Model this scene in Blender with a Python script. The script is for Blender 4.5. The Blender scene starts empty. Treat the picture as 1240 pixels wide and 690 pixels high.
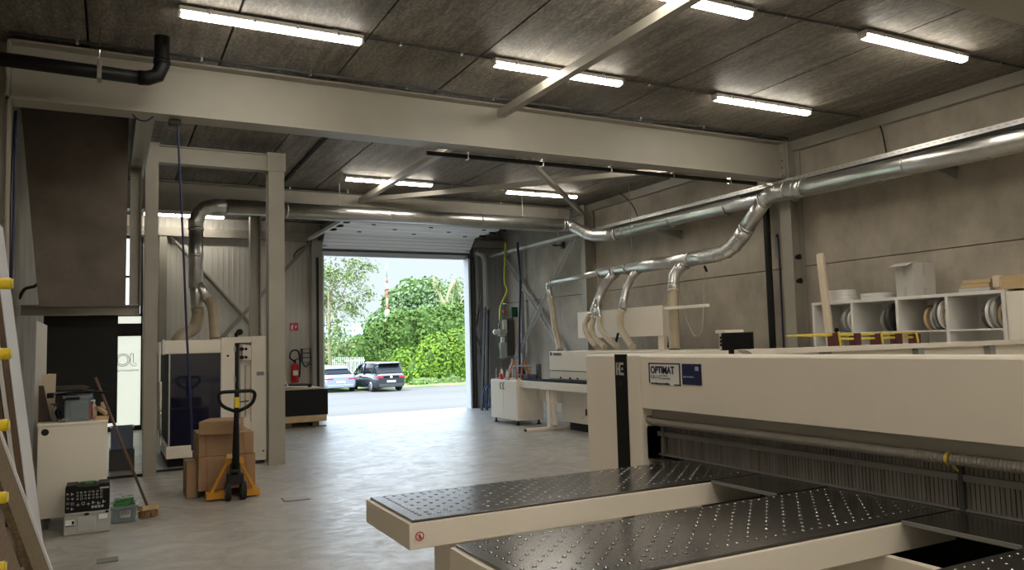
import bpy, bmesh, math, random
from mathutils import Vector, Matrix
random.seed(7)
SC = bpy.context.scene
COL = SC.collection
PI = math.pi
# ---------------------------------------------------------------- camera (hand-held phone, eye at 1.75 m)
YAW, PIT, ROL, FPX = .480, .0745, -.0255, 937.0
EYE = Vector((0, 0, 1.75))
fw = Vector((math.sin(YAW)*math.cos(PIT), math.cos(YAW)*math.cos(PIT), math.sin(PIT)))
rt = Vector((math.cos(YAW), -math.sin(YAW), 0)); up = rt.cross(fw)
RT = rt*math.cos(ROL)+up*math.sin(ROL); UP = -rt*math.sin(ROL)+up*math.cos(ROL)
cam = bpy.data.cameras.new('camera'); camo = bpy.data.objects.new('camera', cam); COL.objects.link(camo)
M = Matrix.Identity(4)
for i in range(3):
    M[i][0] = RT[i]; M[i][1] = UP[i]; M[i][2] = -fw[i]; M[i][3] = EYE[i]
camo.matrix_world = M
cam.sensor_width = 36; cam.lens = FPX/1240*36; cam.clip_end = 500; cam.clip_start = .05
SC.camera = camo
def at(x, y, ax, v):
    """Surveyed point: photo direction (x, y) met with the real plane axis ax = v."""
    d = RT*((x-620)/FPX)+UP*((345-y)/FPX)+fw
    return EYE+d*((v-EYE[ax])/d[ax])
def aX(x, y, v): return at(x, y, 0, v)
def aY(x, y, v): return at(x, y, 1, v)
def aZ(x, y, v=0): return at(x, y, 2, v)

# ---------------------------------------------------------------- materials
MATS = {}
def mat(name, col, rough=.5, metal=0, spec=.5, noise=None, bump=None, emit=None, trans=0, alpha=1, coat=0, stretch=(1, 1, 1)):
    """noise=(scale, amount[, dark colour]) mottles the colour; bump=(scale, strength)."""
    m = bpy.data.materials.new(name); m.use_nodes = True
    nt = m.node_tree; b = nt.nodes['Principled BSDF']; L = nt.links
    b.inputs['Base Color'].default_value = (*col, 1); b.inputs['Roughness'].default_value = rough
    b.inputs['Metallic'].default_value = metal; b.inputs['Specular IOR Level'].default_value = spec
    b.inputs['Coat Weight'].default_value = coat; b.inputs['Coat Roughness'].default_value = .19 if name == 'phenolic_top' else .03
    if name == 'phenolic_top': b.inputs['Coat IOR'].default_value = 1.95
    if trans: b.inputs['Transmission Weight'].default_value = trans
    if alpha < 1: b.inputs['Alpha'].default_value = alpha
    if emit:
        b.inputs['Emission Color'].default_value = (*emit[0], 1); b.inputs['Emission Strength'].default_value = emit[1]
    if noise or bump:
        tc = nt.nodes.new('ShaderNodeTexCoord'); mp = nt.nodes.new('ShaderNodeMapping'); mp.inputs['Scale'].default_value = stretch
        L.new(tc.outputs['Object'], mp.inputs['Vector'])
    if noise:
        n = nt.nodes.new('ShaderNodeTexNoise'); n.inputs['Scale'].default_value = noise[0]; n.inputs['Detail'].default_value = 6
        n.inputs['Roughness'].default_value = .65
        L.new(mp.outputs[0], n.inputs['Vector'])
        r = nt.nodes.new('ShaderNodeValToRGB'); r.color_ramp.elements[0].position = .3; r.color_ramp.elements[1].position = .72
        a = noise[1]; dk = noise[2] if len(noise) > 2 else tuple(c*(1-a) for c in col)
        r.color_ramp.elements[0].color = (*dk, 1); r.color_ramp.elements[1].color = (*[min(1, c*(1+a*.6)) for c in col], 1)
        L.new(n.outputs[0], r.inputs[0]); L.new(r.outputs[0], b.inputs['Base Color'])
    if bump:
        n2 = nt.nodes.new('ShaderNodeTexNoise'); n2.inputs['Scale'].default_value = bump[0]; n2.inputs['Detail'].default_value = 5
        L.new(mp.outputs[0], n2.inputs['Vector'])
        bp = nt.nodes.new('ShaderNodeBump'); bp.inputs['Strength'].default_value = bump[1]; bp.inputs['Distance'].default_value = .02
        L.new(n2.outputs[0], bp.inputs['Height']); L.new(bp.outputs[0], b.inputs['Normal'])
    MATS[name] = m
    return m

def concrete_ceiling():
    m = mat('ceiling_concrete', (.2, .185, .16), .62, spec=.5)
    nt = m.node_tree; L = nt.links; b = nt.nodes['Principled BSDF']; N = nt.nodes.new
    tc = N('ShaderNodeTexCoord')
    def tex(scale, stretch, detail=6, rough=.6):
        mp = N('ShaderNodeMapping'); mp.inputs['Scale'].default_value = stretch; L.new(tc.outputs['Object'], mp.inputs['Vector'])
        n = N('ShaderNodeTexNoise'); n.inputs['Scale'].default_value = scale; n.inputs['Detail'].default_value = detail; n.inputs['Roughness'].default_value = rough
        L.new(mp.outputs[0], n.inputs['Vector']); return n
    streak = tex(9, (1, .12, 1)); blot = tex(1.1, (1, .6, 1), 5); fine = tex(38, (1, .35, 1), 3, .7)
    def ramp(n, p0, p1, c0, c1):
        r = N('ShaderNodeValToRGB'); r.color_ramp.elements[0].position = p0; r.color_ramp.elements[1].position = p1
        r.color_ramp.elements[0].color = (*c0, 1); r.color_ramp.elements[1].color = (*c1, 1); L.new(n.outputs[0], r.inputs[0]); return r
    r1 = ramp(streak, .3, .75, (.13, .115, .092), (.34, .305, .25)); r2 = ramp(blot, .3, .7, (.6, .6, .6), (1.1, 1.1, 1.1)); r3 = ramp(fine, .4, .68, (.62, .62, .62), (1.35, 1.35, 1.35))
    x = N('ShaderNodeMixRGB'); x.blend_type = 'MULTIPLY'; x.inputs[0].default_value = 1; L.new(r1.outputs[0], x.inputs[1]); L.new(r2.outputs[0], x.inputs[2])
    y = N('ShaderNodeMixRGB'); y.blend_type = 'MULTIPLY'; y.inputs[0].default_value = 1; L.new(x.outputs[0], y.inputs[1]); L.new(r3.outputs[0], y.inputs[2])
    sx = N('ShaderNodeSeparateXYZ'); L.new(tc.outputs['Object'], sx.inputs[0])
    mm = N('ShaderNodeMath'); mm.operation = 'MULTIPLY_ADD'; mm.inputs[1].default_value = 1/1.27; mm.inputs[2].default_value = .2; L.new(sx.outputs['X'], mm.inputs[0])
    fl = N('ShaderNodeMath'); fl.operation = 'FLOOR'; L.new(mm.outputs[0], fl.inputs[0])
    wn = N('ShaderNodeTexWhiteNoise'); wn.noise_dimensions = '1D'; L.new(fl.outputs[0], wn.inputs['W'])
    mr = N('ShaderNodeMapRange'); mr.inputs[3].default_value = .82; mr.inputs[4].default_value = 1.15; L.new(wn.outputs['Value'], mr.inputs[0])
    z = N('ShaderNodeMixRGB'); z.blend_type = 'MULTIPLY'; z.inputs[0].default_value = 1; L.new(y.outputs[0], z.inputs[1]); L.new(mr.outputs[0], z.inputs[2])
    L.new(z.outputs[0], b.inputs['Base Color'])
    bp = N('ShaderNodeBump'); bp.inputs['Strength'].default_value = .5; bp.inputs['Distance'].default_value = .012
    L.new(fine.outputs[0], bp.inputs['Height']); L.new(bp.outputs[0], b.inputs['Normal'])
    return m

def polished_floor():
    m = mat('polished_concrete', (.3, .28, .25), .25, spec=.5)
    nt = m.node_tree; L = nt.links; b = nt.nodes['Principled BSDF']; N = nt.nodes.new
    tc = N('ShaderNodeTexCoord')
    def tex(scale, stretch=(1, 1, 1), detail=8, rough=.6):
        mp = N('ShaderNodeMapping'); mp.inputs['Scale'].default_value = stretch; mp.inputs['Rotation'].default_value = (0, 0, .3); L.new(tc.outputs['Object'], mp.inputs['Vector'])
        n = N('ShaderNodeTexNoise'); n.inputs['Scale'].default_value = scale; n.inputs['Detail'].default_value = detail; n.inputs['Roughness'].default_value = rough
        L.new(mp.outputs[0], n.inputs['Vector']); return n
    def ramp(n, p0, p1, c0, c1):
        r = N('ShaderNodeValToRGB'); r.color_ramp.elements[0].position = p0; r.color_ramp.elements[1].position = p1
        r.color_ramp.elements[0].color = (*c0, 1); r.color_ramp.elements[1].color = (*c1, 1); L.new(n.outputs[0], r.inputs[0]); return r
    def mul(a, b_):
        x = N('ShaderNodeMixRGB'); x.blend_type = 'MULTIPLY'; x.inputs[0].default_value = 1; L.new(a.outputs[0], x.inputs[1]); L.new(b_.outputs[0], x.inputs[2]); return x
    cloud = tex(.7, detail=7); smear = tex(1.9, (1, 1.25, 1), 12, .72); fine = tex(9, (.7, 1.3, 1), 9, .75)
    smear.inputs['Distortion'].default_value = 1.6
    col = mul(mul(ramp(cloud, .3, .7, (.34, .325, .295), (.46, .44, .4)), ramp(smear, .36, .62, (.84, .84, .84), (1.08, 1.08, 1.08))), ramp(fine, .35, .65, (.88, .88, .88), (1.06, 1.06, 1.06)))
    L.new(col.outputs[0], b.inputs['Base Color'])
    def rng(n, a0, a1, lo=.36, hi=.64):
        q = N('ShaderNodeMapRange'); q.inputs[1].default_value = lo; q.inputs[2].default_value = hi; q.inputs[3].default_value = a0; q.inputs[4].default_value = a1; L.new(n.outputs[0], q.inputs[0]); return q
    rr = rng(fine, .28, .48)
    L.new(rr.outputs[0], b.inputs['Roughness'])
    cw = rng(smear, .0, .55); L.new(cw.outputs[0], b.inputs['Coat Weight']); b.inputs['Coat IOR'].default_value = 1.5; L.new(rr.outputs[0], b.inputs['Coat Roughness'])
    sp_ = rng(smear, .25, .55); L.new(sp_.outputs[0], b.inputs['Specular IOR Level'])
    bp = N('ShaderNodeBump'); bp.inputs['Strength'].default_value = .06; bp.inputs['Distance'].default_value = .01
    L.new(fine.outputs[0], bp.inputs['Height']); L.new(bp.outputs[0], b.inputs['Normal']); L.new(bp.outputs[0], b.inputs['Coat Normal'])
    return m

concrete_ceiling(); polished_floor()
mat('wall_concrete', (.45, .405, .335), .8, noise=(1.6, .3), bump=(14, .15), stretch=(1, 1, .7))
mat('slab_concrete', (.15, .128, .105), .8, noise=(1.8, .3), bump=(14, .15))
mat('steel_paint', (.335, .315, .265), .45, noise=(2, .06))
mat('steel_grey', (.3, .3, .29), .5)
mat('cream_panel', (.6, .58, .53), .5)
mat('wall_pale_bounce', (.72, .68, .6), .7)  # unseen walls made pale to bounce light onto the near faces
mat('grey_panel', (.36, .36, .36), .6)
mat('pavement', (.172, .163, .15), .9, noise=(.5, .16), stretch=(.15, 1.6, 1), bump=(5, .1))
mat('galvanised', (.66, .66, .64), .34, 1, noise=(6, .15))
mat('galvanised_bright', (.68, .68, .67), .36, 1, noise=(5, .12))
mat('machine_white', (.84, .78, .68), .42, noise=(1.5, .03))
mat('machine_grey', (.36, .345, .31), .5)
mat('white_lacquer', (.84, .78, .68), .4)
mat('white_melamine', (.74, .73, .7), .45)
mat('blue_white', (.72, .74, .78), .5)
mat('black_plastic', (.007, .007, .007), .5, spec=.2)
mat('hose_grey', (.3, .28, .25), .5)
mat('door_white', (.85, .85, .83), .5)
mat('brace_light', (.6, .6, .59), .4)
mat('black_matt', (.012, .012, .011), .8)
mat('dark_grey', (.06, .06, .06), .55)
mat('mid_grey', (.2, .2, .19), .55)
mat('light_grey', (.42, .42, .4), .5)
mat('phenolic_top', (.02, .0175, .0155), .6, spec=.12, coat=1, noise=(3, .35), bump=(60, .03))
mat('nozzle_metal', (.85, .85, .84), .25, 1)
mat('hose_tan', (.44, .37, .26), .5, noise=(4, .15))
mat('clear_strip', (.24, .23, .21), .22, noise=(30, .3), stretch=(1, 1, .05))
mat('cardboard', (.34, .215, .12), .85, noise=(5, .12))
mat('cardboard_white', (.5, .485, .45), .8, noise=(4, .06))
mat('tape_grey', (.42, .4, .37), .35)
mat('tape_tan', (.4, .3, .2), .35)
mat('truck_yellow', (.6, .27, .015), .4)
mat('yellow_plastic', (.72, .53, .02), .4)
mat('yellow_paint', (.66, .53, .06), .45)
mat('dark_red', (.075, .012, .018), .5)
mat('strap_red', (.3, .05, .03), .5)
mat('red_paint', (.55, .02, .015), .35)
mat('sign_red', (.6, .02, .03), .5)
mat('sign_white', (.82, .82, .8), .5)
mat('navy', (.012, .016, .07), .4)
mat('label_blue', (.3, .4, .6), .5)
mat('wood_light', (.55, .4, .22), .65, noise=(6, .2), stretch=(1, .15, 1))
mat('wood_board', (.66, .56, .42), .6, noise=(5, .1), stretch=(1, 1, .1))
mat('wood_brown', (.13, .08, .05), .6, noise=(6, .25), stretch=(1, 1, .1))
mat('wood_dark', (.06, .038, .025), .6, noise=(6, .25))
mat('chipboard', (.16, .11, .055), .8, noise=(70, .5), bump=(90, .2))
mat('corrugated', (.17, .115, .07), .85, noise=(25, .35), stretch=(.1, .1, 6))
mat('blue_cable', (.008, .014, .07), .4)
mat('yellow_cable', (.55, .55, .03), .45)
mat('green_plastic', (.03, .16, .03), .5)
mat('green_dark', (.01, .09, .035), .5)
mat('blue_plastic', (.03, .08, .22), .5)
mat('blue_grey', (.09, .11, .17), .5)
mat('bin_plastic', (.3, .36, .38), .25, alpha=.4)
mat('blue_tub', (.12, .15, .24), .4)
mat('tool_case_grey', (.42, .42, .4), .5)
mat('orange_wood', (.42, .14, .04), .5)
mat('brush', (.26, .15, .07), .95, noise=(60, .4))
mat('lamp_housing', (.6, .58, .55), .5)
mat('lamp_diffuser', (1, 1, 1), .5, emit=((1, .92, .79), 36.0))
mat('glass_blue', (.006, .009, .03), .05, spec=.8)
mat('screen', (.006, .006, .007), .25)
mat('frost_glass_glow', (.85, .9, .8), .6, emit=((.86, .93, .8), .85))  # pane glows by itself in place of daylight through the door
mat('daylight_glass_glow', (.8, .85, .9), .6, emit=((.8, .9, 1), 1.6))  # emission stands in for daylight behind the upper window
mat('ink_grey', (.1, .1, .1), .6)
mat('leaf_bright', (.22, .35, .045), .8, spec=.1, noise=(.8, .35))
mat('leaf_mid', (.155, .25, .06), .8, spec=.1, noise=(.8, .4))
mat('leaf_dark', (.07, .15, .035), .7, noise=(.8, .4))
mat('leaf_core', (.1, .17, .045), .9, spec=.05, noise=(1.5, .5))  # darker green than the leaves, shade in the gaps put into the colour
mat('leaf_pale', (.26, .32, .14), .8, spec=.1, noise=(.8, .3))
mat('leaf_far', (.25, .34, .18), .8, spec=.1, noise=(.5, .3))
mat('bark', (.34, .28, .18), .9)
mat('dry_branch', (.55, .46, .28), .9)
mat('grass', (.3, .42, .12), .9, noise=(.6, .4))
mat('car_dark', (.03, .038, .045), .18, .3, coat=1)
mat('car_silver', (.42, .47, .55), .25, .5, coat=1)
mat('car_roof', (.5, .52, .54), .2, .3, coat=1)
mat('car_glass', (.01, .012, .014), .08)
mat('tyre', (.012, .012, .012), .8)
mat('alloy', (.5, .5, .52), .3, .9)
mat('tail_light', (.5, .03, .05), .2)
mat('mast_red', (.5, .2, .15), .5)
mat('roof_blue', (.4, .52, .66), .5)
mat('tool_mix', (.3, .1, .05), .6)
MT = MATS

# ---------------------------------------------------------------- mesh builder
class MB:
    def __init__(s): s.bm = bmesh.new(); s.sm = False
    def box(s, x0, x1, y0, y1, z0, z1, bev=0, mx=None):
        t = bmesh.new()
        c = Vector(((x0+x1)/2, (y0+y1)/2, (z0+z1)/2)); sc = Matrix.Diagonal((abs(x1-x0), abs(y1-y0), abs(z1-z0), 1))
        bmesh.ops.create_cube(t, size=1, matrix=Matrix.Translation(c) @ sc)
        if bev: bmesh.ops.bevel(t, geom=t.edges[:], offset=min(bev, .45*min(abs(x1-x0), abs(y1-y0), abs(z1-z0))), segments=2, affect='EDGES', profile=.5)
        s.add(t, mx); return s
    def add(s, t, mx=None):
        if mx is not None: t.transform(mx)
        me = bpy.data.meshes.new('t'); t.to_mesh(me); t.free(); s.bm.from_mesh(me); bpy.data.meshes.remove(me)
    def cyl(s, p0, p1, r, n=16, r2=None, caps=True):
        p0, p1 = Vector(p0), Vector(p1); d = p1-p0; L = d.length
        t = bmesh.new()
        bmesh.ops.create_cone(t, cap_ends=caps, segments=n, radius1=r, radius2=r if r2 is None else r2, depth=L)
        q = Vector((0, 0, 1)).rotation_difference(d.normalized()).to_matrix().to_4x4()
        for f in t.faces: f.smooth = len(f.verts) == 4
        s.add(t, Matrix.Translation((p0+p1)/2) @ q); return s
    def sph(s, c, r, n=12, scale=(1, 1, 1)):
        t = bmesh.new(); bmesh.ops.create_uvsphere(t, u_segments=n, v_segments=max(6, n//2+2), radius=r)
        for f in t.faces: f.smooth = True
        s.add(t, Matrix.Translation(c) @ Matrix.Diagonal((*scale, 1))); return s
    def tube(s, pts, r, n=10, smooth=0, radii=None, caps=True, ribs=0, flat=False):
        pts = [Vector(p) for p in pts]
        if smooth: pts = catmull(pts, smooth)
        N = len(pts)
        if radii is not None and len(radii) != N:
            radii = [radii[int(i*(len(radii)-1)/max(1, N-1))] for i in range(N)]
        bm = s.bm; prev = None; u = None
        for i, p in enumerate(pts):
            d = (pts[min(i+1, N-1)]-pts[max(i-1, 0)]).normalized()
            if u is None:
                u = d.orthogonal().normalized()
            u = (u-d*u.dot(d)).normalized(); v = d.cross(u)
            rr = radii[i] if radii else r
            if ribs and i % 2: rr *= 1-ribs
            ring = [bm.verts.new(p+(u*math.cos(2*PI*k/n)+v*math.sin(2*PI*k/n))*rr) for k in range(n)]
            if prev:
                for k in range(n):
                    f = bm.faces.new((prev[k], prev[(k+1) % n], ring[(k+1) % n], ring[k])); f.smooth = not flat
            elif caps: bm.faces.new(ring[::-1])
            prev = ring
        if caps: bm.faces.new(prev)
        return s
    def bar(s, p0, p1, w, h, upv=(0, 0, 1)):
        p0, p1 = Vector(p0), Vector(p1); d = (p1-p0); L = d.length; d.normalize()
        u = Vector(upv); x = u.cross(d)
        if x.length < 1e-4: x = Vector((1, 0, 0)).cross(d)
        x.normalize(); z = d.cross(x)
        m = Matrix.Identity(4)
        for i in range(3): m[i][0] = x[i]; m[i][1] = d[i]; m[i][2] = z[i]; m[i][3] = (p0+p1)[i]/2
        return s.box(-w/2, w/2, -L/2, L/2, -h/2, h/2, 0, m)
    def prism(s, poly, ax, a, b):
        """poly: 2D points in the plane perpendicular to axis ax, extruded from a to b."""
        o = [(1, 2), (0, 2), (0, 1)][ax]
        def P(p, t):
            v = [0, 0, 0]; v[o[0]] = p[0]; v[o[1]] = p[1]; v[ax] = t; return v
        A = [s.bm.verts.new(P(p, a)) for p in poly]; B = [s.bm.verts.new(P(p, b)) for p in poly]
        s.bm.faces.new(A); s.bm.faces.new(B[::-1]); n = len(poly)
        for i in range(n): s.bm.faces.new((A[i], B[i], B[(i+1) % n], A[(i+1) % n]))
        return s
    def lathe(s, prof, c, axis=(0, 0, 1), n=24, closed=False):
        """prof: (radius, height) pairs; closed makes a ring section."""
        c = Vector(c); a = Vector(axis).normalized(); u = a.orthogonal().normalized(); v = a.cross(u); bm = s.bm
        R = [[bm.verts.new(c+a*h+(u*math.cos(2*PI*k/n)+v*math.sin(2*PI*k/n))*max(r, 1e-4)) for k in range(n)] for r, h in prof]
        m = len(R)
        for i in range(m if closed else m-1):
            for k in range(n):
                f = bm.faces.new((R[i][k], R[i][(k+1) % n], R[(i+1) % m][(k+1) % n], R[(i+1) % m][k])); f.smooth = not closed
        return s
    def quad(s, c, u, v):
        bm = s.bm; bm.faces.new([bm.verts.new(c+a) for a in (-u-v, u-v, u+v, -u+v)])
    def build(s, name, m, parent=None):
        bmesh.ops.recalc_face_normals(s.bm, faces=s.bm.faces[:])
        me = bpy.data.meshes.new(name); s.bm.to_mesh(me); s.bm.free()
        for x in (m if isinstance(m, (list, tuple)) else [m]): me.materials.append(MT[x] if isinstance(x, str) else x)
        o = bpy.data.objects.new(name, me); COL.objects.link(o)
        if parent is not None: par(o, parent)
        return o
def catmull(P, k):
    out = []
    for i in range(len(P)-1):
        a, b, c, d = P[max(i-1, 0)], P[i], P[i+1], P[min(i+2, len(P)-1)]
        for j in range(k):
            t = j/k
            out.append(.5*((2*b)+(c-a)*t+(2*a-5*b+4*c-d)*t*t+(3*b-a-3*c+d)*t**3))
    return out+[P[-1]]
WORLD = {}
def par(o, p):
    o.parent = p
    w = WORLD.get(p.name, Matrix.Identity(4))
    o.matrix_parent_inverse = w.inverted()
def tag(o, label, cat=None, group=None, kind=None):
    o['label'] = label
    if cat: o['category'] = cat
    if group: o['group'] = group
    if kind: o['kind'] = kind
    return o
def thing(name, label, cat, loc, group=None):
    o = bpy.data.objects.new(name, None); COL.objects.link(o); o.location = loc; o.empty_display_size = .1
    WORLD[o.name] = Matrix.Translation(loc)
    return tag(o, label, cat, group)
def struct(mb, name, m, label, cat, parent=None):
    return tag(mb.build(name, m, parent), label, cat, None, 'structure')
def solo(mb, name, m, label, cat, group=None):
    return tag(mb.build(name, m), label, cat, group)
def dup(root, off, label, rotz=0, scale=1, group=None):
    """A copy of a thing with copies of its parts and sub-parts, moved by off."""
    r = root.copy(); COL.objects.link(r); r.location = root.location+Vector(off)
    r.rotation_euler = (root.rotation_euler.x, root.rotation_euler.y, root.rotation_euler.z+rotz)
    if scale != 1: r.scale = root.scale*scale
    r['label'] = label
    if group: r['group'] = group
    def rec(src, dst):
        for ch in list(src.children):
            if ch.name in done: continue
            c = ch.copy(); COL.objects.link(c); c.parent = dst; c.matrix_parent_inverse = ch.matrix_parent_inverse.copy(); done.add(c.name)
            rec(ch, c)
    done = set(); rec(root, r)
    return r
def text(name, s, size, origin, xdir, zdir, m, parent, depth=.002, bold=0, sx=1, outline=0):
    cu = bpy.data.curves.new(name, 'FONT'); cu.body = s; cu.size = size; cu.extrude = depth; cu.offset = bold; cu.resolution_u = 3
    o = bpy.data.objects.new(name+'_tmp', cu); COL.objects.link(o)
    dg = bpy.context.evaluated_depsgraph_get()
    me = bpy.data.meshes.new_from_object(o.evaluated_get(dg)); bpy.data.objects.remove(o)
    x = Vector(xdir).normalized(); y = Vector(zdir).normalized(); z = x.cross(y)
    mx = Matrix.Identity(4)
    for i in range(3): mx[i][0] = x[i]*sx; mx[i][1] = y[i]; mx[i][2] = z[i]; mx[i][3] = origin[i]
    me.transform(mx); me.materials.clear(); me.materials.append(MT[m])
    o = bpy.data.objects.new(name, me); COL.objects.link(o); par(o, parent)
    return o
def I_beam(mb, p0, p1, h, w, t=.022, web=.014):
    """H section along a straight line, p0/p1 at mid height."""
    p0, p1 = Vector(p0), Vector(p1); vert = abs((p1-p0).normalized().z) > .9
    if vert: return mb
    z = Vector((0, 0, 1))
    mb.bar(p0+z*(h/2-t/2), p1+z*(h/2-t/2), w, t); mb.bar(p0-z*(h/2-t/2), p1-z*(h/2-t/2), w, t); mb.bar(p0, p1, web, h-2*t+.002)
    return mb
def H_post(mb, x0, x1, y0, y1, z0, z1, flange='x', t=.018):
    """vertical H section; flange='x': the two flanges face +-X."""
    if flange == 'x':
        mb.box(x0, x0+t, y0, y1, z0, z1); mb.box(x1-t, x1, y0, y1, z0, z1); mb.box(x0+t, x1-t, (y0+y1)/2-t/2, (y0+y1)/2+t/2, z0, z1)
    else:
        mb.box(x0, x1, y0, y0+t, z0, z1); mb.box(x0, x1, y1-t, y1, z0, z1); mb.box((x0+x1)/2-t/2, (x0+x1)/2+t/2, y0+t, y1-t, z0, z1)
    return mb
# ================================================================ SETTING
XL, XR, YB, YE, ZC = -1.1, 9.9, -9.0, 19.6, 4.9
struct(MB().box(XL-.2, XR+.25, YB-.2, YE+.2, -.2, 0), 'floor', 'polished_concrete', 'worn polished grey concrete floor of the workshop', 'floor')
c = MB()
JX = [-.23+1.27*k for k in range(-1, 9)]
xs = [XL-.2]+[x for x in JX if XL < x < XR]+[XR+.25]
for a, b in zip(xs[:-1], xs[1:]):
    for y0, y1 in ((YB-.2, 2.9), (2.912, 8.95), (8.962, 15.4), (15.412, YE+.2)):
        c.box(a+.012, b-.012, y0, y1, ZC, ZC+.2)
c.box(XL-.2, XR+.25, YB-.2, YE+.2, ZC+.13, ZC+.3)
struct(c, 'ceiling', 'ceiling_concrete', 'stained grey concrete ceiling of long precast planks', 'ceiling')
w = MB()
for y0, y1 in ((YB, 2.9), (2.912, 8.9), (8.912, 14.88), (14.892, YE)):
    for z0, z1 in ((0, 2.85), (2.864, ZC)):
        w.box(XR, XR+.2, y0, y1, z0, z1)
w.box(XR+.12, XR+.24, YB, YE, 0, ZC)
struct(w, 'wall_right', 'wall_concrete', 'grey concrete panel wall behind the ducts and the shelf unit', 'wall')
struct(MB().box(XL-.2, XL, 5.5, YE, 0, ZC), 'wall_left', 'wall_concrete', 'concrete side wall behind the leaning boards', 'wall')
struct(MB().box(XL-.2, XL, YB, 5.5, 0, ZC), 'wall_left_front', 'wall_pale_bounce', 'unseen side wall beside the viewer, made pale to bounce light', 'wall')
struct(MB().box(XL-.2, XR+.2, YB-.2, YB, 0, ZC), 'wall_rear', 'wall_pale_bounce', 'concrete wall behind the viewer', 'wall')
struct(MB().box(9.8, 9.9, YB, YE, 4.736, ZC-.002), 'trim_1', 'steel_paint', 'pale steel edge beam where the concrete wall meets the ceiling', 'trim')
# far wall: vertical ribbed sandwich panels around the gate and the glass door
DX0, DX1, DZ = 4.75, 8.80, 4.10
GX0, GX1, GZ = -.45, .66, 2.57
GT = 4.4
def ribbed(x0, x1, z0, z1, pitch=.125):
    mb = MB(); x = x0; poly = []
    while x < x1-1e-4:
        e = min(x+pitch, x1); poly += [(x, YE), (x+(e-x)*.55, YE), (x+(e-x)*.62, YE-.005), (x+(e-x)*.93, YE-.005)]; x = e
    poly += [(x1, YE), (x1, YE+.15), (x0, YE+.15)]
    return mb.prism(poly, 2, z0, z1)
wf = ribbed(GX1, DX0, 0, ZC)
t = ribbed(XL, GX0, 0, ZC); wf.add(t.bm); t = ribbed(GX0, GX1, GT, ZC); wf.add(t.bm); t = ribbed(DX0, DX1, DZ+.12, ZC); wf.add(t.bm)
struct(wf, 'wall_far', 'cream_panel', 'cream ribbed metal wall beside the open gate', 'wall')
struct(ribbed(DX1, XR, 0, ZC), 'wall_far_right', 'grey_panel', 'dark grey ribbed wall strip between the gate and the corner', 'wall')
struct(MB().box(XL, XR, YE-.22, YE-.02, 4.42, 4.62), 'trim_2', 'steel_paint', 'pale steel rail along the top of the ribbed far wall', 'trim')
# the gate
g = thing('door_1', 'white sectional overhead gate, open, with its panels under the ceiling', 'door', (DX0, YE, 0)); g['kind'] = 'structure'
p = MB()
for i in range(6):
    y1 = YE-.55-.6*i
    p.box(DX0-.02, DX1+.02, y1-.594, y1, 4.62, 4.67, .006)
    for k in range(1, 4): p.box(DX0, DX1, y1-.15*k-.006, y1-.15*k+.006, 4.613, 4.62)
p.build('door_panel', 'door_white', g)
p = MB().prism([(YE-.12, 4.25), (YE-.07, 4.25), (YE-.5, 4.68), (YE-.55, 4.63)], 0, DX0-.02, DX1+.02)
for k in range(1, 5):
    p.box(DX0, DX1, YE-.12-.086*k-.012, YE-.12-.086*k, 4.25+.076*k-.006, 4.25+.076*k+.006)
p.build('bottom_panel', 'door_white', g)
MB().box(DX0-.03, DX1+.03, YE-.13, YE-.05, 4.19, 4.255, .01).build('rubber_seal', 'dark_grey', g)
for s, x in ((1, DX0-.1), (-1, DX1+.1)):
    tr = MB(); tr.box(x-.05, x+.05, YE-.14, YE-.02, 0, 4.15)
    tr.tube([(x, YE-.1, 4.1), (x, YE-.14, 4.38), (x, YE-.32, 4.6), (x, YE-.6, 4.68), (x, 15.9, 4.68)], .03, 6)
    tr.box(x-.02*1-.04, x+.05, 15.9, YE-.5, 4.7, 4.76)
    tr.build('track', 'dark_grey', g)
    for i in range(7):
        yy = YE-.52-.6*i if i else YE-.16
        zz = 4.6 if i else 4.33
        MB().cyl((x+s*.04, yy, zz), (x+s*.16, yy, zz), .035, 10).box(x+s*.1, x+s*.2, yy-.05, yy+.05, zz-.02, zz+.03).build('roller', 'black_plastic', g)
for i in range(4):
    for k in range(5):
        if (i+k) % 2 == 0:
            x = DX0+.75+k*.72; y = YE-.85-.6*i
            MB().box(x-.05, x+.05, y-.02, y+.02, 4.6, 4.618).build('hinge', 'black_plastic', g)
fr = MB().box(DX0-.04, DX0+.03, YE-.16, YE+.16, 0, DZ).box(DX1-.03, DX1+.04, YE-.16, YE+.16, 0, DZ)
fr.box(DX0-.04, DX1+.04, YE+.1, YE+.2, DZ, DZ+.12)
fr.build('door_frame', 'blue_white', g)
MB().box(DX0-.3, DX0-.04, YE-.3, YE-.02, 0, 4.42).build('jamb_post', 'steel_paint', g)
MB().box(DX0-.045, DX0-.015, YE-.17, YE-.02, 0, 4.2).box(DX1+.02, DX1+.06, YE-.19, YE-.05, 0, 4.2).build('jamb_seal', 'black_matt', g)
MB().box(4.36, 4.42, 16.0, YE-.02, 4.42, 4.5).build('guide_channel', 'cream_panel', g)
MB().box(DX0-.2, DX0-.14, YE-.32, YE-.298, .3, 4.0).build('post_slot', 'black_matt', g)
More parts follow.
